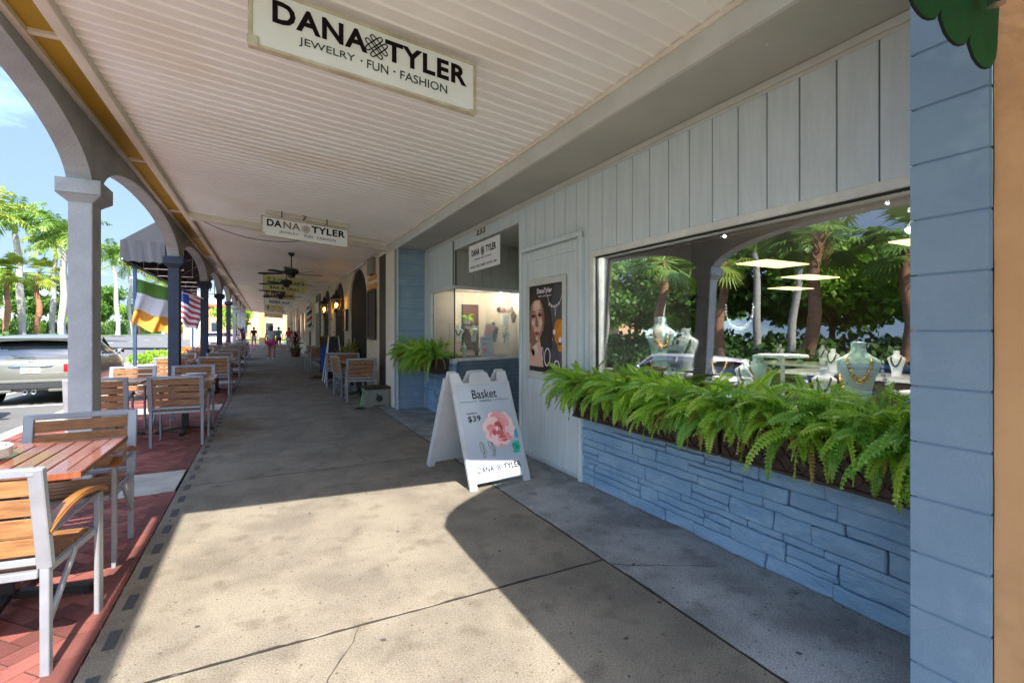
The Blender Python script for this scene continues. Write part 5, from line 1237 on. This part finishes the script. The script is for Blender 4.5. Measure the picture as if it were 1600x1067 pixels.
# ================================================================ CARS
def loft(b,rings,caps=True):
    n=len(rings[0]); o=len(b.v); b.v+=[Vector(p) for r in rings for p in r]
    for i in range(len(rings)-1):
        for k in range(n-1): a=o+i*n+k; b.f.append((a,a+1,a+n+1,a+n))
    if caps: b.f.append(tuple(o+k for k in range(n))); b.f.append(tuple(o+(len(rings)-1)*n+k for k in range(n))[::-1])
def half(pts): return [(-x,z) for x,z in pts]+[(x,z) for x,z in pts[::-1]]
def make_car(label,paint,loc,rz,detail=True,plate=None):
    t=thing('parked_car',label,'car',loc,rz)
    # body: y, z bottom, z belt, half width
    st=[(0.0,.40,.88,.66),(.03,.32,.93,.76),(.12,.28,.98,.83),(.45,.26,.99,.86),(1.2,.25,.98,.865),(2.4,.25,.97,.865),(2.85,.25,.95,.86),(3.1,.26,.93,.85),(3.45,.27,.86,.82),(3.75,.30,.76,.74),(3.88,.36,.62,.62)]
    rings=[]
    for y,zb,zt,hw in st:
        h=zt-zb; pr=[(0,zb),(hw*.8,zb),(hw*.96,zb+.10*h),(hw,zb+.34*h),(hw*1.0,zb+.55*h),(hw*.985,zb+.80*h),(hw*.93,zb+.95*h),(hw*.84,zt),(0,zt+.012)]
        full=[(x,y,z) for x,z in pr]+[(-x,y,z) for x,z in pr[::-1][1:-1]]; rings.append(full+[full[0]])
    b=MB(); loft(b,rings); b.build('body',paint,t,smooth=True)
    # glasshouse
    g=[(.10,.965,.97,.70,.72),(.30,.965,1.28,.72,.60),(.46,.965,1.40,.73,.60),(1.2,.965,1.435,.74,.62),(2.0,.965,1.42,.74,.62),(2.25,.965,1.38,.74,.60),(2.55,.955,1.20,.73,.64),(2.95,.945,.955,.70,.70)]
    rings=[]
    for y,zb,zt,hb,ht in g:
        pr=[(0,zb),(hb,zb),(hb*.5+ht*.5+.03,zb+(zt-zb)*.5),(ht+.03,zb+(zt-zb)*.88),(ht-.04,zt),(0,zt+.01)]
        full=[(x,y,z) for x,z in pr]+[(-x,y,z) for x,z in pr[::-1][1:-1]]; rings.append(full+[full[0]])
    b=MB(); loft(b,rings); b.build('windows','carglass',t,smooth=True)
    b=MB(); rings=[]
    for y,z,hw in ((.16,1.36,.58),(.30,1.42,.63),(.7,1.445,.65),(1.3,1.46,.655),(2.0,1.445,.65),(2.28,1.395,.62)):
        pr=[(-hw-.015,y,z-.05),(-hw,y,z-.01),(-hw*.8,y,z+.005),(0,y,z+.02),(hw*.8,y,z+.005),(hw,y,z-.01),(hw+.015,y,z-.05)]; rings.append(pr+[(x,yy,zz-.035) for x,yy,zz in pr[::-1]]+[pr[0]])
    loft(b,rings); b.build('roof',paint,t,smooth=True)
    b=MB()
    for sx in (-1,1):
        b.bar((sx*.735,1.32,.97),(sx*.66,1.32,1.40),.05,.012,(1,0,0)); b.bar((sx*.70,2.86,.98),(sx*.62,2.28,1.38),.05,.03,(1,0,0)); b.bar((sx*.70,.12,.97),(sx*.60,.42,1.38),.10,.02,(1,0,0))
    b.build('window_pillars',paint if paint!='carpaint' else 'bumper',t)
    for sx in (-1,1):
        for y in (.68,3.12):
            mt=Matrix.Translation((sx*.78,y,.31))@Matrix.Rotation(R(90),4,'Y')
            b=MB(); b.lathe([(.20,-.09),(.29,-.09),(.31,-.06),(.31,.06),(.29,.09),(.20,.09)],24,m=mt); w=b.build('tyre','tyre',t,smooth=True)
            b=MB(); b.lathe([(.205,-.07),(.205,.085*1),(.17,.088),(.16,.05),(.05,.06),(0,.08)],24,m=mt if sx>0 else mt@Matrix.Rotation(PI,4,'X'))
            for k in range(5):
                a=2*PI*k/5; b.bar(mt@Vector((.03*math.cos(a),.03*math.sin(a),.075*sx)),mt@Vector((.18*math.cos(a),.18*math.sin(a),.075*sx)),.05,.02,(1,0,0))
            b.build('rim','chrome',t)
        b=MB(); b.box(sx*.60-.10,sx*.60+.10,-.005,.10,.66,.86); b.build('tail_lamp','redlamp',t,bevel=.02)
        b=MB(); b.ball((sx*.93,2.5,1.02),.095,8,(1,.75,.75)); b.bar((sx*.82,2.52,.97),(sx*.90,2.52,1.0),.03,.03); b.build('mirror','chrome',t,smooth=True)
        b=MB(); b.lathe([(0,-.03),(.09,-.02),(.10,.02),(.0,.05)],18,m=Matrix.Translation((sx*.55,3.80,.62))@Matrix.Rotation(R(-90),4,'X')); b.build('headlight','chrome',t,smooth=True)
        b=MB(); b.box(sx*.868-.006,sx*.868+.006,1.9,2.05,.76,.785); b.build('door_handle','chrome',t,bevel=.004)
    b=MB(); b.box(-.70,.70,-.035,.10,.34,.47); b.build('bumper','bumper',t,bevel=.02)
    b=MB(); b.box(-.74,.74,-.05,.08,.47,.53); b.box(-.70,-.28,-.045,.06,.28,.34); b.box(.28,.70,-.045,.06,.28,.34); b.build('bumper_trim',paint,t,bevel=.015)
    if detail:
        for sx in (-1,1):
            b=MB(); b.lathe([(.030,.0),(.042,-.005),(.044,.02),(.040,.14),(.030,.14),(.029,.0)],16,m=Matrix.Translation((sx*.065,-.055,.285))@Matrix.Rotation(R(-90),4,'X')); b.build('exhaust_pipe','chrome',t,smooth=True)
        b=MB(); b.tube([(-.34,.012,.80),(-.30,-.012,.815),(0,-.022,.82),(.30,-.012,.815),(.34,.012,.80)],[.012,.02,.024,.02,.012],10); b.build('boot_handle','chrome',t,smooth=True)
        b=MB(); b.box(-.155,.155,-.018,-.004,.66,.78); pl_=b.build('number_plate','platewhite',t,bevel=.006)
        m=frame((0,-.0195,.72),(1,0,0),(0,0,1)); b=MB(m); b.text('757',Matrix.Translation((-.085,0,0)),width=.10,height=.055,off=.02); b.text('SGN',Matrix.Translation((.088,0,0)),width=.11,height=.055,off=.02); b.build('lettering','plategreen',pl_,normals=False)
        b=MB(m); b.poly(circle(0,0,.026,14),.001); b.box(-.07,.07,-.052,-.044,0,.0005); b.build('orange_emblem','plateorange',pl_,normals=False)
        b=MB(); b.bar((.05,.03,1.0),(-.32,.06,1.03),.014,.012); b.build('wiper','black',t)
        b=MB(); b.ball((0,0.0,.90),.03,6,(1.4,.4,.6)); b.build('badge','chrome',t)
        b=MB(); b.box(-.56,.56,.09,.30,1.375,1.40); b.build('spoiler',paint,t,bevel=.012)
    return t
make_car('champagne hatchback seen from behind, parked at the kerb left of the first column','carpaint',(-4.28,13.35,-.14),0)
make_car('blue parked car at the kerb near the camera','carblue',(-4.9,3.2,-.14),R(2),False)
make_car('pale parked car far down the kerb beyond the navy columns','carpink',(-4.4,55,-.14),R(-20),False)
make_car('white parked car behind the blue one, seen mirrored in the window','carpink',(-5.0,8.0,-.14),0,False)
# ================================================================ PEOPLE
def skinmesh(name,verts,edges,m_,parent,sub=1):
    me=bpy.data.meshes.new(name); me.from_pydata([v[0] for v in verts],edges,[]); o=bpy.data.objects.new(name,me); COL.objects.link(o)
    md=o.modifiers.new('s','SKIN'); md.use_smooth_shade=True
    for i,v in enumerate(verts):
        r=v[1]; me.skin_vertices[0].data[i].radius=(r,r) if not isinstance(r,tuple) else r
    me.skin_vertices[0].data[0].use_root=True
    o.modifiers.new('u','SUBSURF').levels=sub; o.modifiers['u'].render_levels=sub
    nm=evalmesh(o); bpy.data.objects.remove(o); nm.name=name; nm.materials.clear(); nm.materials.append(M[m_])
    for p in nm.polygons: p.use_smooth=True
    n=bpy.data.objects.new(name,nm); COL.objects.link(n); n.parent=parent; return n
def make_person(label,loc,rz,H,top,bottom,hair,st=1.0,stout=1.0,longhair=True,bare=True,bag=None):
    t=thing('person',label,'person',loc,rz); k=H/1.72; s_=stout
    J={}
    def v(n,x,y,z,r): J[n]=((x*k,y*k,z*k),(r*k*s_ if n[0] in 'pscht' and n not in('head','crown','toeL','toeR') else r*k))
    v('pelvis',0,0,.95,.125); v('spine',0,-.01,1.14,.115); v('chest',0,0,1.34,.125); v('neck',0,0,1.47,.05); v('jaw',0,.01,1.545,.062); v('head',0,.0,1.61,.088); v('crown',0,0,1.68,.07)
    E=[('pelvis','spine'),('spine','chest'),('chest','neck'),('neck','jaw'),('jaw','head'),('head','crown')]
    for sd,sx in (('L',-1),('R',1)):
        f_=st*(.17 if sd=='L' else -.15); a_=-f_*.8
        v('shoulder'+sd,sx*.17,0,1.41,.052); v('elbow'+sd,sx*(.25+.03*(s_-1)),a_*.5-.02,1.15,.040); v('wrist'+sd,sx*(.27+.05*(s_-1)),a_+.02,.92,.026); v('palm'+sd,sx*.272,a_+.04,.86,.030)
        E+=[('chest','shoulder'+sd),('shoulder'+sd,'elbow'+sd),('elbow'+sd,'wrist'+sd),('wrist'+sd,'palm'+sd)]
        for q in range(4):
            ln=(.075,.085,.08,.065)[q]; v('f%d'%q+sd,sx*.27,a_+.015+.02*q,.82,.0095); v('g%d'%q+sd,sx*.262,a_+.02+.02*q,.82-ln,.008); E+=[('palm'+sd,'f%d'%q+sd),('f%d'%q+sd,'g%d'%q+sd)]
        v('u'+sd,sx*.255,a_+.075,.86,.011); v('w'+sd,sx*.25,a_+.09,.81,.009); E+=[('palm'+sd,'u'+sd),('u'+sd,'w'+sd)]
        v('thigh'+sd,sx*.095,0,.86,.098*s_); v('knee'+sd,sx*.10,f_*.5+.03,.50,.060*(1+.5*(s_-1))); v('calf'+sd,sx*.10,f_*.75,.34,.058*(1+.4*(s_-1))); v('ankle'+sd,sx*.10,f_*.98,.10,.038); v('toe'+sd,sx*.115,f_+.13,.035,.034)
        E+=[('pelvis','thigh'+sd),('thigh'+sd,'knee'+sd),('knee'+sd,'calf'+sd),('calf'+sd,'ankle'+sd),('ankle'+sd,'toe'+sd)]
    v('nose',0,.095,1.59,.016); E.append(('head','nose'))
    names=list(J); idx={n:i for i,n in enumerate(names)}
    skinmesh('body',[J[n] for n in names],[(idx[a],idx[b_]) for a,b_ in E],'skin',t)
    def sub(name,ns,es,m_,gr):
        vs=[(J[n][0],J[n][1]+gr) for n in ns]; ii={n:i for i,n in enumerate(ns)}; return skinmesh(name,vs,[(ii[a],ii[b_]) for a,b_ in es],m_,t)
    J['slL']=(tuple((Vector(J['shoulderL'][0])*.45+Vector(J['elbowL'][0])*.55)),J['elbowL'][1]*1.3); J['slR']=(tuple((Vector(J['shoulderR'][0])*.45+Vector(J['elbowR'][0])*.55)),J['elbowR'][1]*1.3)
    J['hem']=((0,0,.90*k),.135*k*s_)
    J['cap']=((0,0,1.44*k),.07*k)
    sub('shirt',['hem','spine','chest','cap','shoulderL','slL','shoulderR','slR'],[('hem','spine'),('spine','chest'),('chest','cap'),('chest','shoulderL'),('shoulderL','slL'),('chest','shoulderR'),('shoulderR','slR')],top,.022*k)
    J['kL']=(tuple(Vector(J['thighL'][0])*.42+Vector(J['kneeL'][0])*.58),J['kneeL'][1]*1.35); J['kR']=(tuple(Vector(J['thighR'][0])*.42+Vector(J['kneeR'][0])*.58),J['kneeR'][1]*1.35)
    sub('shorts',['pelvis','thighL','kL','thighR','kR'],[('pelvis','thighL'),('thighL','kL'),('pelvis','thighR'),('thighR','kR')],bottom,.020*k)
    b=MB(); b.ball((0,-.018*k,1.635*k),.105*k,10,(.92,1,1.02)); 
    if longhair: b.ball((0,-.06*k,1.55*k),.075*k,8,(1.05,.7,1.5))
    b.build('hair',hair,t,smooth=True)
    for sd in 'LR':
        a=Vector(J['ankle'+sd][0]); c_=Vector(J['toe'+sd][0]); b=MB(); b.tube([(a.x,a.y-.05,.05),(a.x,a.y,.06),(c_.x,c_.y,.045),(c_.x,c_.y+.05,.035)],[.03,.045,.045,.025],10); b.build('shoe','shoe',t,smooth=True)
        b=MB(); b.ball((.088*k*(1 if sd=='R' else -1),.0,1.6*k),.022*k,6,(.5,1,1.4)); b.build('ear','skin',t,smooth=True)
    if bag:
        b=MB(); b.box(.26,.40,-.14,.14,.86,1.12); b.tube([(.33,-.1,1.1),(.28,-.05,1.4),(.28,.05,1.4),(.33,.1,1.1)],.012,6); b.build('bag',bag,t,bevel=.03)
    return t
make_person('woman in grey top and bright pink shorts walking away down the walkway',(.30,26.0,0),0,1.66,'shirtgrey','shortpink','hair',1.0,1.28,True)
make_person('person in teal shirt and dark shorts walking away beyond the pink shorts',(.95,40,0),0,1.68,'shirtteal','cloth_dark','hairb',.9,1.1,False)
make_person('person in dark top carrying a red bag beside the teal shirt',(.35,42,0),R(5),1.74,'cloth_dark','cloth_dark','hairb',.8,1.0,False,bag='clothred')
make_person('person in dark red top standing behind the right cordyline pot',(1.6,39,0),R(150),1.62,'clothred','shirtgrey','hairb',.5,1.0,True)
make_person('distant person in dark clothes left of the pink shorts',(-.75,44,0),R(10),1.7,'cloth_dark','shirtgrey','hairb',.8,1.0,False)
# ================================================================ PLANTS
def cordyline(name,label,loc,h,seed,leafm='maroon',pot=True,n=70,green=True):
    t=thing(name,label,'potted plant',loc); rr=random.Random(seed)
    b=MB(); b.lathe([(0,0),(.20,0),(.27,.42),(.29,.44),(.27,.46),(.24,.44),(0,.42)],18); b.build('pot','terracotta',t,smooth=True)
    b=MB()
    for k in range(n):
        a=rr.uniform(0,2*PI); el=rr.uniform(.1,1.35); L_=rr.uniform(.3,.5); z0=.5+rr.random()*(h-.9); r0=rr.uniform(0,.12)
        d=Vector((math.cos(a)*math.cos(el),math.sin(a)*math.cos(el),math.sin(el))); s_=d.cross(Vector((0,0,1))).normalized(); p=Vector((r0*math.cos(a),r0*math.sin(a),z0)); w=.035
        m_=p+d*L_*.5; e=p+d*L_+Vector((0,0,-.1*L_)); b.add([p-s_*w*.4,p+s_*w*.4,m_+s_*w,e,m_-s_*w],[(0,1,2,3,4)])
    b.build('leaves',leafm,t,normals=False)
    if green:
        b=MB()
        for k in range(160):
            a=rr.uniform(0,2*PI); r=rr.uniform(.05,.34); p=Vector((r*math.cos(a),r*math.sin(a),.40+rr.random()*.28-r*.5)); q=Vector((rr.uniform(-1,1),rr.uniform(-1,1),rr.uniform(-.3,1))).normalized()*.06; s_=q.orthogonal().normalized()*.02
            b.add([p-s_,p+s_,p+q+s_,p+q-s_],[(0,1,2,3)])
        b.build('trailing_greens','leaf',t,normals=False)
    b=MB(); b.tube([(0,0,.4),(.02,0,h-.3)],.02,6); b.tube([(.05,.03,.4),(.10,.05,h-.5)],.016,6); b.build('stem','bark',t)
    return t
cordyline('cordyline_plant','maroon leaved potted cordyline on the right of the walkway past the pub',(1.50,28.4,0),1.65,1)
cordyline('cordyline_plant','maroon leaved potted cordyline on the left beyond the last tables',(-1.05,30.2,0),1.8,2)
cordyline('croton_plant','potted yellow green croton inside the nearest dark arch of the pub',(1.98,12.9,0),1.25,3,'oliveleaf',n=110)
def leafcloud(b,c,rad,n,size,seed,flat=1):
    rr=random.Random(seed); c=Vector(c)
    for k in range(n):
        d=Vector((rr.gauss(0,1),rr.gauss(0,1),rr.gauss(0,1))).normalized(); r=rr.random()**.45
        p=c+Vector((d.x*rad[0]*r,d.y*rad[1]*r,d.z*rad[2]*r)); q=Vector((rr.gauss(0,1),rr.gauss(0,1),rr.gauss(0,.7))).normalized(); s_=q.cross(Vector((rr.gauss(0,1),rr.gauss(0,1),rr.gauss(0,1)))).normalized(); L_=size*rr.uniform(.6,1.3); w=L_*.35
        b.v+=[p,p+q*L_*.5+s_*w,p+q*L_,p+q*L_*.5-s_*w]; o=len(b.v)-4; b.f.append((o,o+1,o+2,o+3))
def broadtree(label,loc,h,rad,seed,leafm='leaf',nl=9500,size=.36,group=None):
    t=thing('broadleaf_tree',label,'tree',loc,0,group); rr=random.Random(seed)
    b=MB(); b.tube([(0,0,-.1),(.05,0,h*.25),(.1,.05,h*.45)],[.22,.17,.12],9)
    cl=[]
    for k in range(11):
        a=rr.uniform(0,2*PI); r=rr.uniform(.2,.75)*rad; c_=(r*math.cos(a),r*math.sin(a),h*rr.uniform(.42,.86)); cl.append(c_); b.tube([(.08,.03,h*.38),(c_[0]*.5,c_[1]*.5,(h*.38+c_[2])/2),c_],[.09,.06,.02],6)
    b.build('trunk','bark',t,smooth=True)
    b=MB()
    for k,c_ in enumerate(cl): leafcloud(b,c_,(rad*rr.uniform(.32,.5),rad*rr.uniform(.32,.5),h*rr.uniform(.12,.19)),nl//11,size,seed*31+k)
    b.build('crown',leafm,t,normals=False); return t
def feather(b,rb,p0,az,L_,el,droop,seed,ll=.55,n=34):
    rr=random.Random(seed); p=Vector(p0); pts=[]
    for i in range(n+1):
        pts.append(p.copy()); d=Vector((math.cos(az)*math.cos(el),math.sin(az)*math.cos(el),math.sin(el))); p=p+d*(L_/n); el-=droop/n*(.4+1.2*i/n)
    for i in range(3,n+1):
        d=(pts[i]-pts[i-1]).normalized(); sd=d.cross(Vector((0,0,1))); sd=sd.normalized() if sd.length>.1 else Vector((-math.sin(az),math.cos(az),0)); up=sd.cross(d); t=i/n
        w=ll*math.sin(PI*min(1,.12+.86*t))**.6
        for s_ in (-1,1):
            ax=(sd*s_*rr.uniform(.7,1)+d*rr.uniform(.35,.7)+up*rr.uniform(-.5,.45)).normalized(); q=pts[i]; tip=q+ax*w+Vector((0,0,-.28*w)); hw=.055
            mid=q+ax*w*.5+Vector((0,0,-.02)); b.v+=[q,mid+d*hw,tip,mid-d*hw]; o=len(b.v)-4; b.f.append((o,o+1,o+2,o+3))
    rb.tube(pts[::4]+[pts[-1]],[.03*(1-j/(len(pts[::4])+1))+.006 for j in range(len(pts[::4])+1)],5)
def make_palm(h,seed,kind='royal',lf='palmleaf'):
    rr=random.Random(seed); t=thing('palm_tree','x','palm tree'); b=MB()
    lean=rr.uniform(-.5,.5); pts=[(lean*(i/10)**2,.1*math.sin(i),h*i/10-.1) for i in range(11)]
    r0=.24 if kind=='royal' else .19
    b.tube(pts,[r0*(1.25 if i==0 else 1.0-.25*abs(i-4)/6) for i in range(11)],12); b.build('trunk','trunkgrey' if kind=='royal' else 'trunkbrown',t,smooth=True)
    top=Vector(pts[-1]); lf_,st_=MB(),MB()
    if kind=='royal':
        b=MB(); b.tube([top,top+Vector((0,0,.5)),top+Vector((0,0,1.2))],[.17,.15,.07],10); b.build('crownshaft','crownshaft',t,smooth=True); top=top+Vector((0,0,1.1))
        for k in range(19): feather(lf_,st_,top,2*PI*k/17*3+rr.uniform(-.2,.2),rr.uniform(2.7,3.5),rr.uniform(-.1,1.35),rr.uniform(1.0,2.1),seed*50+k,.72,38)
    else:
        for k in range(30):
            az=rr.uniform(0,2*PI); el=rr.uniform(-.7,1.4); pl_=rr.uniform(.7,1.1); d=Vector((math.cos(az)*math.cos(el),math.sin(az)*math.cos(el),math.sin(el))); c_=top+d*pl_; st_.tube([top,c_],[.02,.012],4)
            sd=d.cross(Vector((0,0,1))).normalized(); up=sd.cross(d)
            for q in range(15):
                a=-1.35+2.7*q/14; ax=d*math.cos(a)+sd*math.sin(a); L_=rr.uniform(.75,.95)*(1-.15*abs(a)); tip=c_+ax*L_+up*.0+Vector((0,0,-.30*L_)); w=.045; sx=ax.cross(up).normalized()
                m_=c_+ax*L_*.5; lf_.v+=[c_,m_+sx*w,tip,m_-sx*w]; o=len(lf_.v)-4; lf_.f.append((o,o+1,o+2,o+3))
        b=MB()
        for k in range(40):
            az=rr.uniform(0,2*PI); p=top+Vector((0,0,-rr.uniform(.1,1.1))); b.tube([p+Vector((.14*math.cos(az),.14*math.sin(az),0)),p+Vector((.30*math.cos(az),.30*math.sin(az),.25))],[.03,.012],4)
        b.build('leaf_bases','palmdead',t)
    lf_.build('fronds',lf,t,normals=False); st_.build('frond_stalks','crownshaft',t,normals=False)
    return t
def px2(px,X):
    k=(px-800)/752; c,s=.8892,.4576; return X*(c-k*s)/(s+k*c)
royal=[make_palm(8,1),make_palm(8,2),make_palm(8,3,'royal','palmleaf2')]; sabal=[make_palm(5,4,'sabal'),make_palm(5,5,'sabal','palmleaf2')]
GP='palms across the street'
PALMS=[ # kind, idx, x, y, scale, rz, label
 ('r',0,-25,75.6,1.52,0,'tall royal palm with dark crown just left of the first column'),
 ('s',1,-24.0,69.0,1.40,1,'short fan palm with leaning grey brown trunk behind the parked car'),
 ('s',1,-24.5,78.5,1.59,2,'fan palm with reddish trunk and yellow crown behind the parked car'),
 ('r',2,-26,88,1.40,3,'grey trunked royal palm right of the reddish trunked palm'),
 ('r',1,-24.5,87,1.46,1.5,'royal palm partly hidden by the first column'),
 ('r',0,-17.6,62,1.2,2.5,'near royal palm whose fronds show inside the second arch'),
 ('r',1,-24,112,1.59,4,'stout grey royal palm right of the first column'),
 ('r',2,-24,121,1.52,5,'second stout grey royal palm right of the first column'),
 ('s',0,-24,130,1.46,.3,'thin brown trunked palm left of the tricolour flag'),
 ('r',0,-22.9,150,1.46,1.1,'royal palm behind the tricolour flag'),
 ('r',1,-23.5,172,1.59,2.2,'royal palm between the navy columns'),
 ('r',2,-24,64.5,1.34,2.9,'royal palm at the far left edge'),
 ('r',0,-19,8,.85,.5,'royal palm mirrored at the right of the shop window'),
 ('s',0,-14.5,12,1.35,.2,'fan palm mirrored behind the necklace busts'),
 ('s',1,-13.5,15.5,1.2,1.9,'yellow fan palm mirrored in the shop window'),
 ('r',1,-18,15,.8,3.3,'royal palm mirrored in the middle of the shop window'),
 ('s',0,-14,20,1.3,2.1,'fan palm mirrored left of center in the window'),
 ('r',2,-17,23,.8,.9,'royal palm mirrored beside the reflected column'),
 ('s',1,-14,27,1.15,4.2,'fan palm mirrored at the left of the window'),
 ('r',0,-19,31,.85,5.2,'royal palm mirrored at the far left of the window'),
 ('s',0,-15.5,9,1.2,5.5,'fan palm mirrored close to the blue pillar'),
 ('r',1,-21,19,.95,1.4,'taller royal palm mirrored behind the fan palms')]
used=set()
for (kd,i,x,y,sc,rz,l) in PALMS:
    src=(royal if kd=='r' else sabal)[i]
    z=.6 if x<-22 else roadz(x)
    if id(src) in used: dup(src,(x,y,z),rz,l,GP,sc)
    else:
        used.add(id(src)); src.location=(x,y,z); src.rotation_euler=(0,0,rz); src.scale=(sc,)*3; src['label']=l; src['group']=GP
# planted median strip the near palms stand in
b=MB(); b.box(-21,-12.5,-40,42,-.3,.12); struct(b.build('planted_median','grass'))
trees=[broadtree('x',(0,0,0),8.0,4.2,5),broadtree('x',(0,0,0),7.2,3.8,6,'leafy')]
TR=[(-33,60),(-34,70),(-32,80),(-35,92),(-33,105),(-34,120),(-33,137),(-36,155),(-34,175),(-33,200),(-29,6),(-30,14),(-29,22),(-30,31),(-31,41),(-32,51),(-28,235),(-26,2),(-27,10),(-27,18),(-26,26)]
wl=['at the far left behind the parked car','behind the car roof','left of the first column','hidden by the first column','just right of the first column','behind the two stout palms','behind the thin brown palm','behind the tricolour flag','left of the second column','between the second and third columns','mirrored near the blue pillar','mirrored behind the large bust','mirrored in mid window','mirrored left of mid window','mirrored at the window left','mirrored at the window edge','at the far end of the street','mirrored lowest at the window right edge','mirrored beside the blue pillar reflection','mirrored behind the grey palm trunks','mirrored behind the arcade column']
for i,((x,y),w) in enumerate(zip(TR,wl)):
    src=trees[i%2]; l=('dark green' if i%2==0 else 'yellow green')+' leafy tree '+w
    sc=1.25+.25*math.sin(i*2.3)
    if i<2: src.location=(x,y,.6); src['label']=l; src['group']='leafy trees across the street'; src.scale=(sc,)*3
    else: dup(src,(x,y,.6),i*1.7,l,'leafy trees across the street',sc)
def shrub(label,loc,seed,m_='leafd'):
    t=thing('shrub',label,'shrub',loc,0,'shrubs along the verge'); b=MB(); leafcloud(b,(0,0,.6),(1.6,1.7,.75),1500,.22,seed); b.build('foliage',m_,t,normals=False); b=MB(); b.tube([(0,0,0),(0,0,.6)],.04,6); b.build('stem','bark',t); return t
sh=[shrub('x',(0,0,0),1),shrub('x',(0,0,0),2,'leafy')]
for i in range(56):
    y=2+i*4.0+(i%3)*.5; x=-26.5-(i%2)*1.2-(i*7%3)*.5; l=('low dark' if i%2==0 else 'low bright')+f' verge shrub'
    l+=' in the run of hedge across the street'
    s_=(1.0,1.0,1.9+.4*math.sin(i*1.3))
    if i<2: sh[i].location=(x,y,.6); sh[i]['label']=l
    else: dup(sh[i%2],(x,y,.6),i*1.1,l,None,s_)
for o in bpy.data.objects:
    if o.name.startswith('shrub') and o.parent is None: o['group']='dark verge shrubs' if 'dark' in o['label'] else 'bright verge shrubs'
for i in range(13):
    dup(sh[0],(-13.2-(i%3)*.8,2.5+i*2.6,.1),i*1.3,'low dark verge shrub in the run of hedge on the planted median','dark shrubs on the median',1.15+.15*(i%2))
for i in range(12):
    dup(sh[0],(-24-(i%2)*1.2,4+i*3.6,.5),i*.9,'tall dark shrub filling the gap under the mirrored trees','tall dark shrubs under the trees',2.0)
for o in bpy.data.objects:
    if o.parent is None and o.name.startswith('shrub') and o.get('label','').startswith('low dark verge shrub in the run of hedge on'): o['group']='dark shrubs on the median'
    if o.parent is None and o.name.startswith('shrub') and o.get('label','').startswith('tall dark'): o['group']='tall dark shrubs under the trees'
t=broadtree('bright yellow green tree at the far end of the arcade',(-2.6,60,0),4.9,2.3,9,'leafy',4200,.26)
# buildings glimpsed across the street
for (x,y,w,h,l,m_) in ((-46,75,26,6.5,'peach building glimpsed between palm trunks at the left','peach'),(-48,118,34,6,'peach building glimpsed right of the first column','peach'),(-70,15,30,4,'pale building low behind the mirrored trees','peach')):
    t=thing('street_building',l,'building',(x,y,.7)); b=MB(); b.box(-5,0,-w/2,w/2,-.2,h); b.build('wall',m_,t); b=MB(); b.box(-5.5,.5,-w/2-.4,w/2+.4,h,h+.5); b.build('roof','rooftile',t)
    for k in range(int(w/5)): b=MB(); yy=-w/2+2+5*k; b.box(-.05,.03,yy,yy+2,1,3); b.build('window','winglass',t)
# kerb island planting, flower pots
b=MB(); b.box(-5.4,-3.2,24.5,31,-.3,.02); struct(b.build('kerb_island','curb',bevel=.02))
for i in range(6):
    t=thing('low_shrub',['bright low island shrub nearest the camera','second bright low shrub on the kerb island','third bright low shrub on the kerb island','fourth bright low shrub on the kerb island','fifth bright low shrub on the kerb island','farthest bright low shrub on the kerb island'][i],'shrub',(-4.5+.25*(i%3),25.0+i*1.05,.02)); b=MB(); leafcloud(b,(0,0,.22),(.6,.55,.26),420,.12,40+i); b.build('foliage','leafy',t,normals=False); b=MB(); b.tube([(0,0,0),(0,0,.2)],.02,5); b.build('stem','bark',t)
t=thing('flower_bed','orange flowering plants beyond the second navy column','flowers',(-2.75,25.5,0)); b=MB(); leafcloud(b,(0,0,.3),(.5,.8,.3),500,.12,60); b.build('foliage','leaf',t,normals=False); b=MB(); leafcloud(b,(0,0,.55),(.5,.8,.16),500,.09,61); b.build('blooms','flowero',t,normals=False)
t=thing('pedestal_planter','tall white pedestal planter topped with red flowers and greenery','planter',(-3.05,28.5,0)); b=MB(); b.lathe([(0,0),(.30,0),(.30,.1),(.20,.2),(.22,.9),(.34,1.3),(.42,1.9),(.38,1.95),(0,1.9)],18); b.build('pot','white',t,smooth=True)
b=MB(); leafcloud(b,(0,0,2.2),(.55,.55,.38),500,.14,63); b.build('foliage','leaf',t,normals=False); b=MB(); leafcloud(b,(0,0,2.1),(.5,.5,.2),160,.09,64); b.build('blooms','flowerr',t,normals=False)

# ================================================================ LIT LAMPS INSIDE THE SHOP
def lamp(loc,e,col=(1,.92,.80),r=.012):
    l=bpy.data.lights.new('shop_lamp','POINT'); l.energy=e; l.color=col; l.shadow_soft_size=r; l.cycles.cast_shadow=True if hasattr(l.cycles,'cast_shadow') else True; o=bpy.data.objects.new('shop_lamp',l); COL.objects.link(o); o.location=loc; o.visible_glossy=True
lamp((3.4,7.9,2.05),3.2); lamp((4.1,8.2,2.05),2.2); lamp((3.45,2.8,2.2),13,(1,.95,.9)); lamp((3.45,1.6,2.2),13,(1,.95,.9))
t=thing('spot_light','small bright ceiling spot in the corner display window','spotlight',(3.75,7.72,2.11)); b=MB(); b.lathe([(0,0),(.05,0),(.045,-.03),(.0,-.03)],14); b.build('rim','white',t); b=MB(); b.lathe([(0,-.034),(.035,-.032)],12); b.build('lens','spotlit',t)
